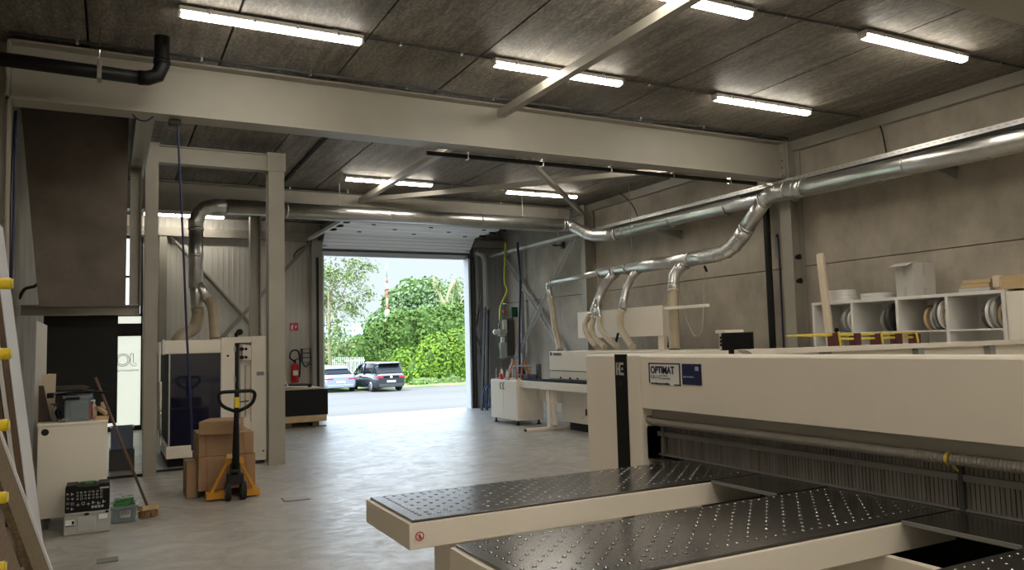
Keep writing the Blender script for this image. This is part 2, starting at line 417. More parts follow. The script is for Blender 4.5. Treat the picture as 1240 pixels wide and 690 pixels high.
# glass door in the far wall
g = thing('door_2', 'narrow bright frosted glass entrance door with outlined lettering, left of the far panels', 'door', (GX0, YE, 0)); g['kind'] = 'structure'
MB().box(GX0+.05, GX1-.02, YE+.04, YE+.06, .11, 2.12).box(GX0+.05, GX1-.02, YE+.04, YE+.06, 2.41, GZ).build('glass_pane', 'frost_glass_glow', g)
MB().box(GX0, GX1, YE, YE+.1, 2.12, 2.41).box(GX0, GX1, YE, YE+.1, 0, .11).box(GX0, GX0+.06, YE, YE+.1, 0, GZ).box(GX1-.03, GX1, YE, YE+.1, 0, GZ).build('door_frame', 'black_matt', g)
q = aY(146, 437, YE+.03)
lt = MB()
for r in (.14, .105):
    lt.lathe([(r-.006, 0), (r+.006, 0), (r+.006, .006), (r-.006, .006)], q+Vector((.045, 0, .02)), (0, 1, 0), 28, True)
lt.tube([q+Vector(a) for a in ((.2, 0, .16), (.2, 0, -.06), (.25, 0, -.12), (.33, 0, -.12))], .006, 5)
lt.tube([q+Vector(a) for a in ((.26, 0, .16), (.26, 0, -.03), (.29, 0, -.07), (.33, 0, -.07))], .006, 5)
lt.box(q.x+.2, q.x+.26, YE+.025, YE+.032, q.z+.155, q.z+.165)
lt.build('lettering', 'ink_grey', g)
text('small_lettering', 'ed houtverw', .085, q+Vector((-.07, 0, -.24)), (1, 0, 0), (0, 0, 1), 'ink_grey', g, .001)

g = thing('window_1', 'tall narrow window above the glass entrance door', 'window', (GX0, YE, GZ)); g['kind'] = 'structure'
MB().box(GX0+.05, GX1-.05, YE+.04, YE+.06, GZ+.06, GT-.05).build('glass_pane', 'daylight_glass_glow', g)
MB().box(GX0, GX1, YE, YE+.1, GZ, GZ+.06).box(GX0, GX1, YE, YE+.1, GT-.05, GT).box(GX0, GX0+.05, YE, YE+.1, GZ, GT).box(GX1-.05, GX1, YE, YE+.1, GZ, GT).box(GX0, GX1, YE, YE+.1, 3.45, 3.5).build('window_frame', 'black_matt', g)

# steel frame ---------------------------------------------------------------
def steel(mb, name, label, cat='beam', m='steel_paint'): return struct(mb, name, m, label, cat)
b = I_beam(MB(), (-.93, 8.95, 4.56), (9.6, 8.95, 4.56), .6, .3); b.box(9.57, 9.6, 8.8, 9.1, 4.22, 4.88)
for z in (4.32, 4.44, 4.56, 4.68, 4.8):
    b.cyl((9.53, 8.86, z), (9.57, 8.86, z), .014, 6)
b.box(-.93, -.9, 8.8, 9.1, 4.26, 4.86)
steel(b, 'roof_beam', 'deep pale steel roof beam crossing the hall in front of the black drain pipe')
steel(I_beam(MB(), (-.93, 15.4, 4.6), (9.6, 15.4, 4.6), .56, .28), 'roof_beam', 'far steel roof beam behind the round extraction duct')
steel(I_beam(MB(), (-.93, 3.4, 4.56), (9.8, 3.4, 4.56), .6, .3), 'roof_beam', 'steel roof beam nearest the viewer, only its corner over the wall lamp')
steel(H_post(MB(), 9.6, 9.88, 8.77, 8.99, 0, 4.86), 'column', 'steel column on the concrete wall under the end of the deep roof beam', 'column')
steel(H_post(MB(), 9.6, 9.88, 14.79, 14.97, 0, 4.86), 'column', 'far steel column on the concrete wall behind the hose manifold', 'column')
steel(H_post(MB(), -1.09, -.9, 8.85, 9.05, 0, 4.86), 'column', 'steel column on the side wall behind the leaning boards', 'column')
cc = MB().box(.43, .605, 12.21, 12.225, 0, 4.77).box(.43, .605, 12.375, 12.39, 0, 4.77).box(.595, .605, 12.225, 12.375, 0, 4.77).box(.42, .62, 12.19, 12.41, 4.77, 4.79)
steel(cc, 'column', 'slim steel post between the dark slab and the milling machine', 'column')
cc = H_post(MB(), 2.15, 2.39, 12.2, 12.44, 0, 4.51, 'y'); cc.box(2.13, 2.41, 12.18, 12.46, 4.5, 4.79)
for z in (4.54, 4.74):
    for x in (2.2, 2.34): cc.cyl((x, 12.165, z), (x, 12.18, z), .012, 6)
steel(cc, 'column', 'steel column with bolted head plate beside the pallet truck', 'column')
steel(H_post(MB(), .24, .39, 12.32, 12.5, 2.43, 4.42), 'column', 'steel post standing on the grey crossbar at the dark slab edge', 'column')
steel(H_post(MB(), 2.36, 2.56, 15.3, 15.5, 0, 4.31), 'column', 'steel column under the far roof beam behind the vertical duct', 'column')
steel(MB().box(.99, 1.15, YE-.2, YE-.03, 0, 4.42), 'column', 'steel post of the ribbed far wall behind the milling machine', 'column')
bb = MB().box(.605, 2.15, 12.24, 12.255, 4.52, 4.75).box(.605, 2.15, 12.19, 12.37, 4.505, 4.52).box(.605, 2.15, 12.19, 12.37, 4.75, 4.765)
steel(bb, 'roof_beam', 'short steel head beam over the milling machine bay')
steel(MB().box(.24, .43, 9.1, 12.95, 4.42, 4.86), 'roof_beam', 'steel box beam running back from the deep roof beam over the dark slab')
steel(MB().bar((4.48, 8.8, 4.72), (4.48, 3.55, 4.72), .1, .1), 'roof_strut', 'square steel strut under the ceiling crossing below the middle lamp', 'strut')
steel(MB().bar((4.52, 15.26, 4.72), (4.52, 9.1, 4.72), .1, .1), 'roof_strut', 'square steel strut crossing below the lamp of the far bay', 'strut')
steel(MB().bar((4.62, 15.26, 4.74), (9.5, 9.9, 4.74), .09, .09), 'roof_strut', 'diagonal steel brace rising toward the far column across the ceiling', 'strut')
steel(MB().bar((4.62, 9.2, 4.64), (9.5, 14.7, 4.64), .08, .08), 'roof_strut', 'thin diagonal steel brace ending above the duct bend', 'strut')
def ell(mb, p0, p1, w=.09):
    mb.bar(p0, p1, .012, w, (0, 0, 1)); p = Vector((0, -.04, 0)) if abs(Vector(p1)[1]-Vector(p0)[1]) < .1 else Vector((-.04, 0, 0))
    return mb.bar(Vector(p0)+p, Vector(p1)+p, .08, .012, (0, 0, 1))
steel(ell(MB(), (1.15, YE-.1, 4.5), (3.25, YE-.1, 2.08)), 'wall_brace', 'diagonal steel brace falling toward the gate on the ribbed wall', 'brace')
steel(ell(MB(), (4.45, YE-.16, 4.4), (1.15, YE-.16, .7)), 'wall_brace', 'diagonal steel brace rising toward the gate on the ribbed wall', 'brace')
steel(ell(MB(), (9.78, 19.35, 4.25), (9.78, 15.0, .55), .1), 'wall_brace', 'diagonal steel brace falling toward the far column on the concrete wall', 'brace', 'brace_light')
steel(ell(MB(), (9.7, 15.0, 4.5), (9.7, 19.35, .55), .1), 'wall_brace', 'diagonal steel brace rising toward the far column on the concrete wall', 'brace', 'brace_light')
steel(MB().box(9.0, 9.1, YE-.12, YE-.03, 0, 4.4).bar((8.95, YE-.09, 2.0), (9.35, YE-.09, 4.0), .06, .04).bar((8.95, YE-.09, 2.1), (9.4, YE-.09, .9), .06, .04).box(9.0, 9.4, YE-.1, YE-.04, 2.5, 2.58), 'wall_brace', 'grey frame of small braces on the dark strip beside the gate', 'brace', 'steel_grey')
# dark slab over the side opening, its crossbar and the black sheet below
sp_ = [aY(x, y, 11.2) for x, y in ((25, 126), (156, 140), (152, 371), (47, 371))]
s = MB().prism([(sp_[0].x, 4.88), (sp_[1].x, 4.88), (sp_[2].x, sp_[2].z), (sp_[3].x, sp_[2].z)], 1, 11.2, 11.36)
struct(s, 'wall_left_slab', 'slab_concrete', 'large dark brown concrete slab above the grey crossbar', 'wall')
steel(MB().box(-1.08, .38, 12.3, 12.41, 2.285, 2.3).box(-1.08, .38, 12.3, 12.41, 2.415, 2.43).box(-1.08, .38, 12.39, 12.41, 2.3, 2.415), 'lintel', 'grey steel channel crossbar under the dark concrete slab', 'beam')
struct(MB().box(XL, .44, 12.3, 12.36, 0, .03), 'trim_3', 'black_matt', 'black floor rail across the side opening', 'trim')
struct(MB().box(.605, 2.15, 12.56, 12.6, 0, .03), 'trim_4', 'black_matt', 'black floor edge in front of the milling machine', 'trim')
# outdoors ground
go = MB().prism([(YE+.16, -.02), (33, -.78), (33, -1.2), (YE+.16, -1.2)], 0, -30, 70)
struct(go, 'pavement', 'pavement', 'pale sunlit concrete yard outside the gate', 'ground')
struct(MB().box(-60, 120, 33, 52, -1.2, -.78), 'pavement', 'pavement', 'level concrete yard under the parked cars', 'ground')
struct(MB().box(-60, 140, 44.5, 140, -1.1, -.74), 'lawn', 'grass', 'green verge behind the yard', 'ground')
# ================================================================ LAMPS AND CABLES
def lamp(x, y, label, z=4.83):
    r = thing('ceiling_lamp', label, 'lamp', (x, y, z+.07), 'tube lamps under the ceiling')
    L = .86
    MB().box(x-L, x+L, y-.06, y+.06, z+.01, z+.055, .01).box(x-L*.7, x-L*.7+.04, y-.04, y+.04, z+.05, z+.07).box(x+L*.7-.04, x+L*.7, y-.04, y+.04, z+.05, z+.07).build('housing', 'lamp_housing', r)
    t = MB(); t.prism([(y-.05, z+.012), (y+.05, z+.012), (y+.046, z-.015), (y+.028, z-.033), (y-.028, z-.033), (y-.046, z-.015)], 0, x-L+.03, x+L-.03)
    t.build('diffuser', 'lamp_diffuser', r)
    for q in (-L-.005, L-.025):
        MB().box(x+q, x+q+.03, y-.048, y+.048, z-.028, z+.02, .01).build('end_cap', 'white_melamine', r)
    for q in (-.6, -.2, .2, .6): MB().box(x+q-.012, x+q+.012, y-.066, y-.05, z-.005, z+.035).build('clip', 'nozzle_metal', r)
    return r
for x, y, lab in ((1.38, 7.45, 'lit tube lamp near the black drain pipe, leftmost of the near rows'), (4.58, 7.46, 'lit tube lamp crossed by the square strut in front of the deep beam'),
                  (7.74, 7.44, 'lit tube lamp close to the deep beam and the concrete wall'), (4.58, 5.33, 'lit tube lamp cut off by the top edge above the middle'),
                  (7.74, 5.22, 'lit tube lamp nearest the viewer at upper right'), (1.38, 5.3, 'lit tube lamp overhead near the side wall, above the picture edge'),
                  (4.65, 13.82, 'lit tube lamp of the far bay crossed by a strut'), (8.0, 13.9, 'lit tube lamp of the far bay above the duct bend'),
                  (1.48, 18.9, 'lit tube lamp over the ribbed wall behind the vertical duct')):
    lamp(x, y, lab)
for x, q in ((1.38, 'the dark slab side'), (4.58, 'the middle strut'), (7.74, 'the concrete wall side')):
    lamp(x, 10.5, 'lit tube lamp hidden behind the deep roof beam at '+q)
for x in (1.38, 4.58, 7.74):  # unseen rows added to light the saw and the near faces
    for y in (1.9, -.2, -2.3, -4.4, -6.5): lamp(x, y, 'added unseen tube lamp above the viewer, fill light for the near surfaces')
def conduit(pts, r, label, step, m='dark_grey'):
    t = thing('cable_conduit', label, 'conduit', pts[0])
    MB().tube(pts, r, 8).build('pipe', m, t)
    a, b = Vector(pts[0]), Vector(pts[-1]); n = int((b-a).length/step)
    for i in range(n):
        p = a.lerp(b, (i+.5)/n)
        MB().box(p.x-.012, p.x+.012, p.y-r-.012, p.y+r+.004, p.z-r-.012, p.z+r+.03).build('clip', 'nozzle_metal', t)
conduit([(-.9, 8.66, 4.865), (9.5, 8.66, 4.865)], .016, 'dark conduit clipped along the top of the deep roof beam', 1.05)
conduit([(2.3, 7.45, 4.88), (3.68, 7.46, 4.88)], .011, 'thin dark conduit between the first and the middle near lamp', .6)
conduit([(5.5, 7.45, 4.88), (6.86, 7.44, 4.88)], .011, 'thin dark conduit between the middle lamp and the lamp by the concrete wall', .6)
conduit([(5.5, 5.3, 4.88), (6.86, 5.22, 4.88)], .011, 'thin dark conduit leading to the lamp nearest the viewer', .6)
conduit([(8.66, 5.22, 4.88), (9.78, 5.18, 4.88)], .011, 'thin dark conduit from the nearest lamp to the wall', .6)
conduit([(8.66, 7.44, 4.88), (9.6, 7.4, 4.88)], .011, 'short dark conduit from the lamp to the wall top', .4)
conduit([(2.5, 15.2, 4.87), (9.4, 15.2, 4.87)], .014, 'dark conduit clipped along the far roof beam', 1.0)
conduit([(5.55, 13.85, 4.88), (7.1, 13.9, 4.88)], .011, 'thin dark conduit between the two lamps of the far bay', .6)
conduit([(3.6, 9.2, 4.22), (9.25, 9.13, 4.215)], .03, 'dark conduit under the back edge of the deep roof beam', .95, 'black_matt')
conduit([(2.87, 14.9, 4.87), (2.8, 9.3, 4.87)], .03, 'thick dark conduit running along a ceiling joint in the far bay', 2.4, 'black_matt')
def cable(name, pts, r, m, label, cat='cable', smooth=6):
    return solo(MB().tube(pts, r, 6, smooth), name, m, label, cat)
cable('hanging_cable', [aY(215, 148, 9.0), aY(217, 190, 9.0), aY(222, 300, 9.0), aY(226, 400, 9.0), aY(231, 490, 9.0), aY(233, 545, 9.1)], .012, 'blue_cable', 'dark blue hose hanging straight down from the deep roof beam')
solo(MB().box(.54, .66, 8.95, 9.07, 4.2, 4.255, .01), 'hose_hook', 'dark_grey', 'small dark hook under the beam holding the hanging blue hose', 'hook')
cable('hanging_cable', [aY(160, 138, 8.95), aY(168, 145, 8.95), aY(178, 146, 8.95), aY(186, 141, 8.95)], .008, 'blue_cable', 'short blue cable loop under the deep beam')
cable('air_hose', [(-.9, 9.4, 4.3), (-.9, 9.42, 3.2), (-.91, 9.4, 2.2), (-.9, 9.4, 1.0), (-.9, 9.42, .03)], .014, 'blue_cable', 'blue air hose hanging in the corner behind the leaning boards')
cable('hanging_cable', [(-.92, 9.5, 4.3), (-.94, 9.6, 3.9), (-.95, 9.6, 3.4), (-.94, 9.6, 2.7), (-.94, 9.6, 1.9)], .006, 'black_plastic', 'thin dark cable beside the blue air hose')
cable('slab_cable', [aY(28, 128, 12.38), aY(37, 220, 12.38), aY(46, 330, 12.38), aY(44, 345, 12.38), aY(30, 350, 12.38), aY(23, 362, 12.38)], .022, 'black_matt', 'thick black cable along the edge of the dark slab')
cable('wall_cable', [(9.82, 7.35, 4.86), (9.84, 7.25, 4.7), (9.86, 7.2, 4.3)], .01, 'black_plastic', 'thin cable dropping down the concrete wall to the cable tray')
cable('wall_cable', [(9.55, 13.3, 4.86), (9.7, 13.1, 4.6), (9.8, 13.0, 4.25)], .01, 'black_plastic', 'thin cable dropping from the far bay lamp to the tray')
# black drain pipe
t = thing('drain_pipe', 'thick black drain pipe with an elbow up into the ceiling', 'pipe', (-1, 8.3, 4.45))
MB().tube([(-1.08, 8.3, 4.475), (.27, 8.3, 4.455)], .066, 16).build('pipe', 'black_plastic', t)
MB().tube([(.22, 8.3, 4.455), (.3, 8.3, 4.46), (.39, 8.3, 4.5), (.43, 8.3, 4.6), (.43, 8.3, 4.9)], .072, 16).tube([(.43, 8.3, 4.62), (.43, 8.3, 4.67)], .08, 16).build('elbow', 'black_plastic', t)
MB().cyl((-.12, 8.3, 4.5), (-.12, 8.3, 4.9), .006, 6).box(-.14, -.1, 8.225, 8.375, 4.38, 4.56).build('hanger', 'nozzle_metal', t)
solo(MB().tube([(9.75, 9.43, 0), (9.75, 9.43, 4.2), (9.75, 9.4, 4.25), (9.75, 9.15, 4.25)], .055, 12), 'downpipe', 'black_matt', 'black downpipe on the concrete wall beside the steel column', 'pipe')
cable('wall_hose', [(9.82, 9.26, 0), (9.82, 9.26, 2), (9.82, 9.26, 3.3), (9.84, 9.32, 3.4)], .016, 'blue_cable', 'thin blue pipe running up between the black downpipe and the column')
solo(MB().tube([(9.25, 19.37, 0), (9.25, 19.37, 4.0), (9.2, 19.37, 4.2), (9.0, 19.36, 4.28), (8.98, 19.36, 4.3)], .08, 14), 'drain_pipe', 'light_grey', 'grey rainwater pipe with a bend beside the gate', 'pipe')
# black door stops on the column
for z in (2.69, 2.31):
    solo(MB().cyl((9.66, 8.76, z+.3), (9.66, 8.69, z+.3), .032, 14, .045), 'rubber_buffer', 'black_plastic', 'black rubber buffer on the wall column, the %s of two' % ('upper' if z > 2.5 else 'lower'), 'buffer')
# ================================================================ EXTRACTION DUCTS
G = 'galvanised'
def duct_rings(t, pts, r, step):
    a, b = Vector(pts[0]), Vector(pts[1]); d = (b-a).normalized(); n = max(1, int((b-a).length/step))
    for i in range(n+1):
        p = a+(b-a)*(i/n); MB().cyl(p-d*.012, p+d*.012, r+.007, 20).build('joint_ring', G, t)
def elbow(mb, pts, r, gores=5):
    P = catmull([Vector(p) for p in pts], 6); idx = [round(i*(len(P)-1)/gores) for i in range(gores+1)]
    Q = [P[i] for i in idx]
    mb.tube(Q, r, 20, caps=True)
    for i in (0, len(Q)-1):
        d = (Q[min(i+1, len(Q)-1)]-Q[max(i-1, 0)]).normalized(); mb.cyl(Q[i]-d*.02, Q[i]+d*.02, r+.009, 20)
    for i in range(1, len(Q)-1):
        d = (Q[i+1]-Q[i-1]).normalized(); mb.cyl(Q[i]-d*.006, Q[i]+d*.006, r*1.04, 20)
    return mb
YD = 14.6
t = thing('extraction_duct', 'long round galvanised duct from the milling machine under the far beam and along the wall', 'duct', (1.3, YD, 4.3))
MB().tube([(1.86, YD, 4.33), (9.0, YD, 4.33)], .135, 24).build('crosswise_pipe', G, t)
duct_rings(t, [(2.9, YD, 4.33), (8.9, YD, 4.33)], .135, 1.5)
elbow(MB(), [(1.33, YD, 3.9), (1.33, YD, 4.05), (1.42, YD, 4.24), (1.62, YD, 4.33), (1.88, YD, 4.33)], .125).build('elbow', G, t)
MB().tube([(1.33, YD, 3.95), (1.33, YD, 2.85)], .122, 20).build('drop_pipe', G, t)
duct_rings(t, [(1.33, YD, 3.45), (1.33, YD, 3.4)], .122, 1)
MB().tube([(1.33, YD, 2.95), (1.34, YD, 2.75), (1.36, YD, 2.5)], .11, 16).tube([(1.33, YD-.02, 2.98), (1.43, YD-.05, 2.8), (1.53, YD-.08, 2.62)], .085, 16).build('branch_fork', G, t)
fh = MB().tube([(1.36, YD, 2.5), (1.37, YD, 2.35), (1.3, YD-.1, 2.14), (1.13, YD-.3, 2.05), (1.03, YD-.5, 1.96), (1.02, YD-.5, 1.92)], .11, 16, 8, ribs=.05)
fh.build('flexible_hose', 'hose_tan', t)
MB().tube([(1.53, YD-.08, 2.64), (1.58, YD-.2, 2.5), (1.59, YD-.4, 2.2), (1.59, YD-.5, 1.95)], .085, 16, 10, ribs=.06).build('flexible_hose', 'hose_tan', t)
XB = 9.43
zb = [aX(732, 285, XB), aX(920, 241, XB), aX(1240, 173, XB)]
elbow(MB(), [(8.98, YD, 4.33), (9.1, YD-.02, 4.33), (9.16, YD-.25, 4.22), (9.2, YD-.6, 4.05), (9.32, 13.7, zb[0].z-.03), (XB, 13.3, zb[0].z-.02)], .128, 7).build('elbow', 'galvanised_bright', t)
MB().tube([(XB, 13.4, zb[0].z-.02), (XB, 9.2, zb[1].z), (XB, 3.0, zb[2].z-.02)], .115, 24).build('wall_pipe', 'galvanised_bright', t)
duct_rings(t, [(XB, 13.0, zb[0].z-.02), (XB, 4.0, zb[2].z-.01)], .115, 1.5)
for x in (3.9, 7.9):
    MB().cyl((x, YD, 4.46), (x, YD, 4.9), .008, 6).build('hanger_rod', 'light_grey', t)
# near duct: manifold with branches, elbow up, main run along the wall
XF = 9.0
F = lambda x, y, X=XF: aX(x, y, X)
t = thing('extraction_duct', 'near galvanised duct with a swan neck and hose branches above the edge banding machine', 'duct', (XF, 12, 3.1))
m0, m1, m2 = F(668, 342), F(727, 330), F(838, 313.5)
MB().tube([m0, m1], .06, 16).build('end_pipe', 'galvanised_bright', t)
MB().tube([m1+(m0-m1).normalized()*.1, m1, m1.lerp(m2, .45), m1.lerp(m2, .46), m2], .11, 24, radii=[.062, .09, .1, .118, .118]).build('manifold', 'galvanised_bright', t)
duct_rings(t, [m1, m2], .112, .45)
e = [F(x, y) for x, y in ((836, 313.5), (862, 309.5), (880, 304), (893, 293), (904, 276))]
elbow(MB(), e, .125, 6).build('elbow', G, t)
s0, s1 = F(903, 277), F(927, 240)
MB().tube([s0, s1], .118, 24).build('rising_pipe', 'galvanised_bright', t)
duct_rings(t, [s0, s1], .118, .5)
n0 = F(973, 227)
elbow(MB(), [F(925, 243), F(934, 234.5), F(948, 230.5), F(962, 228.5), n0], .125, 5).build('elbow', G, t)
n1 = Vector((XF, 3.0, F(1240, 171.5).z))
MB().tube([n0, n1], .118, 24).build('main_pipe', G, t)
duct_rings(t, [n0, n1], .118, 1.6)
def branch(px, r, X1):
    P = [aX(x, y, XF+(X1-XF)*i/max(1, len(px)-1)) for i, (x, y) in enumerate(px)]
    return P
b1 = branch([(745, 331), (733, 343), (726, 358), (723, 372)], .1, 8.75)
elbow(MB(), b1, .095, 4).build('branch_pipe', G, t)
b2 = branch([(773, 327), (762, 340), (757, 356), (753, 376)], .07, 8.75)
elbow(MB(), b2, .075, 4).build('branch_pipe', G, t)
b3 = branch([(829, 320), (818, 329), (815.5, 340), (815.5, 353)], .09, 8.8)
elbow(MB(), b3, .1, 4).build('branch_pipe', G, t)
elbow(MB(), [m0+Vector((0, -.03, 0)), F(664, 344), F(665, 352), F(667, 362)], .065, 3).build('elbow', G, t)
for k, pts in enumerate(([(721, 366), (716, 380), (709, 391), (710, 403), (722, 420)], [(723, 370), (719, 384), (716, 397), (720, 409), (733, 420)], [(725, 370), (726, 384), (727, 396), (734, 408), (748, 420)])):
    P = [aX(x, y, 8.74-.09*i) for i, (x, y) in enumerate(pts)]
    MB().tube(P[:2], .05, 14, radii=[.06, .045]).build('reducer', 'galvanised_bright', t)
    MB().tube(P[1:], .058, 14, 10, ribs=.07).build('flexible_hose', 'hose_tan', t)
    d = (P[1]-P[0]).normalized(); MB().cyl(P[1]-d*.02, P[1]+d*.02, .066, 14).build('hose_clamp', 'nozzle_metal', t)
P = [aX(x, y, 8.75-.09*i) for i, (x, y) in enumerate([(753, 374), (751, 386), (752, 398), (758, 409), (766, 420)])]
MB().tube(P, .068, 14, 10, ribs=.07).build('flexible_hose', 'hose_tan', t)
P = [aX(815.5, 350, 8.8), aX(815.5, 375, 8.75), aX(816, 400, 8.7), aX(817, 423, 8.65)]
MB().tube(P, .098, 18, 12, ribs=.05).build('flexible_hose', 'hose_tan', t)
P = [aX(x, y, 9.0-.1*i) for i, (x, y) in enumerate([(667, 360), (669, 376), (671, 392), (675, 410), (678, 424)])]
MB().tube(P, .068, 14, 10, ribs=.07).build('flexible_hose', 'hose_tan', t)
q = F(853, 322); MB().bar(q, q+Vector((0, -.05, -.1)), .03, .03).build('damper_lever', 'black_plastic', t)
# brackets under the pipes
for p, lab in ((aX(1150, 207, 9.75), 'small triangular steel bracket on the wall under the near ducts'), (aX(818, 283, 9.75), 'small triangular steel bracket on the wall above the edge banding machine')):
    solo(MB().box(9.3, 9.9, p.y-.03, p.y+.03, p.z+.03, p.z+.07).prism([(9.9, p.z+.03), (9.9, p.z-.1), (9.35, p.z+.03)], 1, p.y-.01, p.y+.01), 'wall_bracket', 'mid_grey', lab, 'bracket')
# cable tray
t = thing('cable_tray', 'perforated galvanised cable tray running above the wall duct', 'cable tray', (9.5, 11, 4.2))
zt = aX(920, 229, 9.33).z
mb = MB().box(9.33, 9.335, 3.0, 19.4, zt, zt+.06).box(9.33, 9.58, 3.0, 19.4, zt-.004, zt).box(9.575, 9.58, 3.0, 19.4, zt, zt+.06)
mb.build('channel', 'galvanised_bright', t)
mb = MB()
for i in range(150):
    y = 3.1+i*.1; mb.box(9.3285, 9.331, y, y+.05, zt+.024, zt+.038)
o = mb.build('slot_pattern', 'light_grey', t); o['kind'] = 'stuff'
MB().box(9.335, 9.57, 3, 9.6, zt-.06, zt-.005, .01).build('cable_shade_band', 'black_matt', t)  # black box for the cables plus the shaded underside of the tray
for y in (5.9, 8.0, 10.6, 12.0, 13.4, 16.2):
    MB().box(9.58, 9.895, y-.03, y+.03, zt-.05, zt-.01).box(9.84, 9.895, y-.04, y+.04, zt-.1, zt+.1).build('tray_bracket', 'dark_grey', t)
for x, y0, y1 in ((675, 260, 400), (761, 205, 330)):
    a = aX(x, y0, 9.2); b = aX(x, y1, 9.2)
    solo(MB().cyl((9.2, a.y, b.z), (9.2, a.y, 4.87), .006, 6), 'hanging_wire', 'light_grey', 'thin suspension wire hanging in front of the %s' % ('far wall brace' if x < 700 else 'wall pipe behind the hoses'), 'wire')

# ================================================================ EDGE BANDING MACHINE
W = 'machine_white'
t = thing('edge_banding_machine', 'long white edge banding machine with hoses, behind the panel saw', 'machine', (8.4, 11.5, 0))
MB().box(8.0, 9.38, 9.2, 13.8, 1.0, 1.555, .015).build('upper_housing', W, t)
MB().box(7.985, 8.0, 9.2, 13.8, 1.165, 1.175).build('cover_seam', 'dark_grey', t)
MB().box(8.12, 9.3, 9.2, 13.55, .15, .92, .01).box(8.11, 8.12, 9.2, 13.55, .46, .475).build('lower_housing', W, t)
MB().box(8.12, 8.5, 13.55, 14.5, .5, .86).build('end_arm', W, t)
MB().box(7.8, 8.2, 9.2, 13.7, .93, 1.0).box(7.76, 8.0, 9.2, 14.58, .955, .985).build('feed_track', 'black_plastic', t)
for y in (13.35, 13.0, 12.72): MB().cyl((7.98, y, 1.03), (8.0, y, 1.03), .018, 10).build('knob', 'black_plastic', t)
MB().box(8.15, 8.85, 9.4, 13.3, 0, .15).build('plinth', 'black_matt', t)
MB().box(8.095, 8.115, 12.62, 12.64, .33, .45).build('latch', 'black_plastic', t)
text('lettering', 'HOMAG', .085, (7.992, 13.62, 1.47), (0, -1, 0), (0, 0, 1), 'ink_grey', t, .002, .002)
MB().box(7.99, 8.0, 13.68, 13.75, 1.47, 1.54).box(7.986, 7.99, 13.7, 13.73, 1.48, 1.53).build('logo_mark', 'ink_grey', t)
# infeed support
MB().box(7.72, 8.0, 9.4, 14.58, .8, .95, .008).build('support_beam', W, t)
MB().box(7.8, 7.93, 13.5, 13.62, .05, .8, .008).prism([(13.35, .1), (13.5, .1), (13.5, .8), (13.42, .8)], 0, 7.84, 7.9).build('support_leg', W, t)
MB().box(7.27, 8.3, 13.5, 13.58, 0, .06, .01).build('support_foot', W, t)
MB().box(7.255, 7.272, 13.5, 13.58, .005, .055).build('foot_cap', 'black_plastic', t)
# raised hood
HX = 8.85
h0, h1 = aX(699, 377, HX), aX(802, 373.5, HX)
hl, hr, hz1, hz0 = h0.y, h1.y, (h0.z+h1.z)/2, aX(770, 407.5, HX).z
MB().box(HX, HX+.03, hr, hl, hz0, hz1, .008).box(HX+.03, HX+.12, hr, hr+.03, hz0, hz1).box(HX+.03, HX+.12, hl-.03, hl, hz0, hz1).box(HX, HX+.12, hr, hl, hz1, hz1+.02).build('raised_hood', W, t)
MB().box(HX+.03, HX+.1, hr+.02, hr+.2, 1.555, hz0+.02, .006).build('hood_post', W, t)
MB().box(HX+.3, HX+.4, hl-.3, hl-.2, 1.555, hz0+.02).build('hood_post', W, t)
MB().bar((HX+.05, hr-.06, 1.6), (HX+.05, hr-.16, 1.9), .035, .03).build('gas_strut', 'black_plastic', t)
q = aX(747, 411, 8.5); MB().bar(q+Vector((0, .06, -.1)), q+Vector((0, -.05, .12)), .035, .03).build('gas_strut', 'black_plastic', t)
a, b = aX(806, 374, 8.6), aX(857, 373, 8.6)
solo(MB().box(8.56, 8.64, b.y, a.y, a.z-.02, a.z+.03, .006), 'light_bar', W, 'thin white bar beside the raised hood', 'bar')
cable('sagging_cable', [F(820, 328), F(824, 350), F(829, 380), F(838, 402), F(843, 407), F(850, 398), F(852, 370), F(852, 352), F(853, 330)], .009, 'light_grey', 'pale cord hanging in a loop below the hose manifold')
# white cabinet by the gate
t = thing('storage_cabinet', 'white two-door cabinet on black feet beside the gate', 'cabinet', (7.95, 15.2, 0))
MB().box(7.66, 8.28, 14.6, 15.86, .1, .95, .008).build('body', 'white_lacquer', t)
for y0, y1, hy in ((15.235, 15.85, 15.3), (14.61, 15.225, 15.17)):
    d = MB().box(7.645, 7.66, y0, y1, .11, .93, .004).build('door', 'white_lacquer', t)
    MB().tube([(7.645, hy, .89), (7.61, hy, .88), (7.61, hy, .76), (7.645, hy, .75)], .009, 6).build('handle', 'black_plastic', d)
for x in (7.72, 8.22):
    for y in (14.7, 15.76): MB().cyl((x, y, .02), (x, y, .1), .02, 8).cyl((x, y, 0), (x, y, .02), .05, 10).build('foot', 'black_plastic', t)
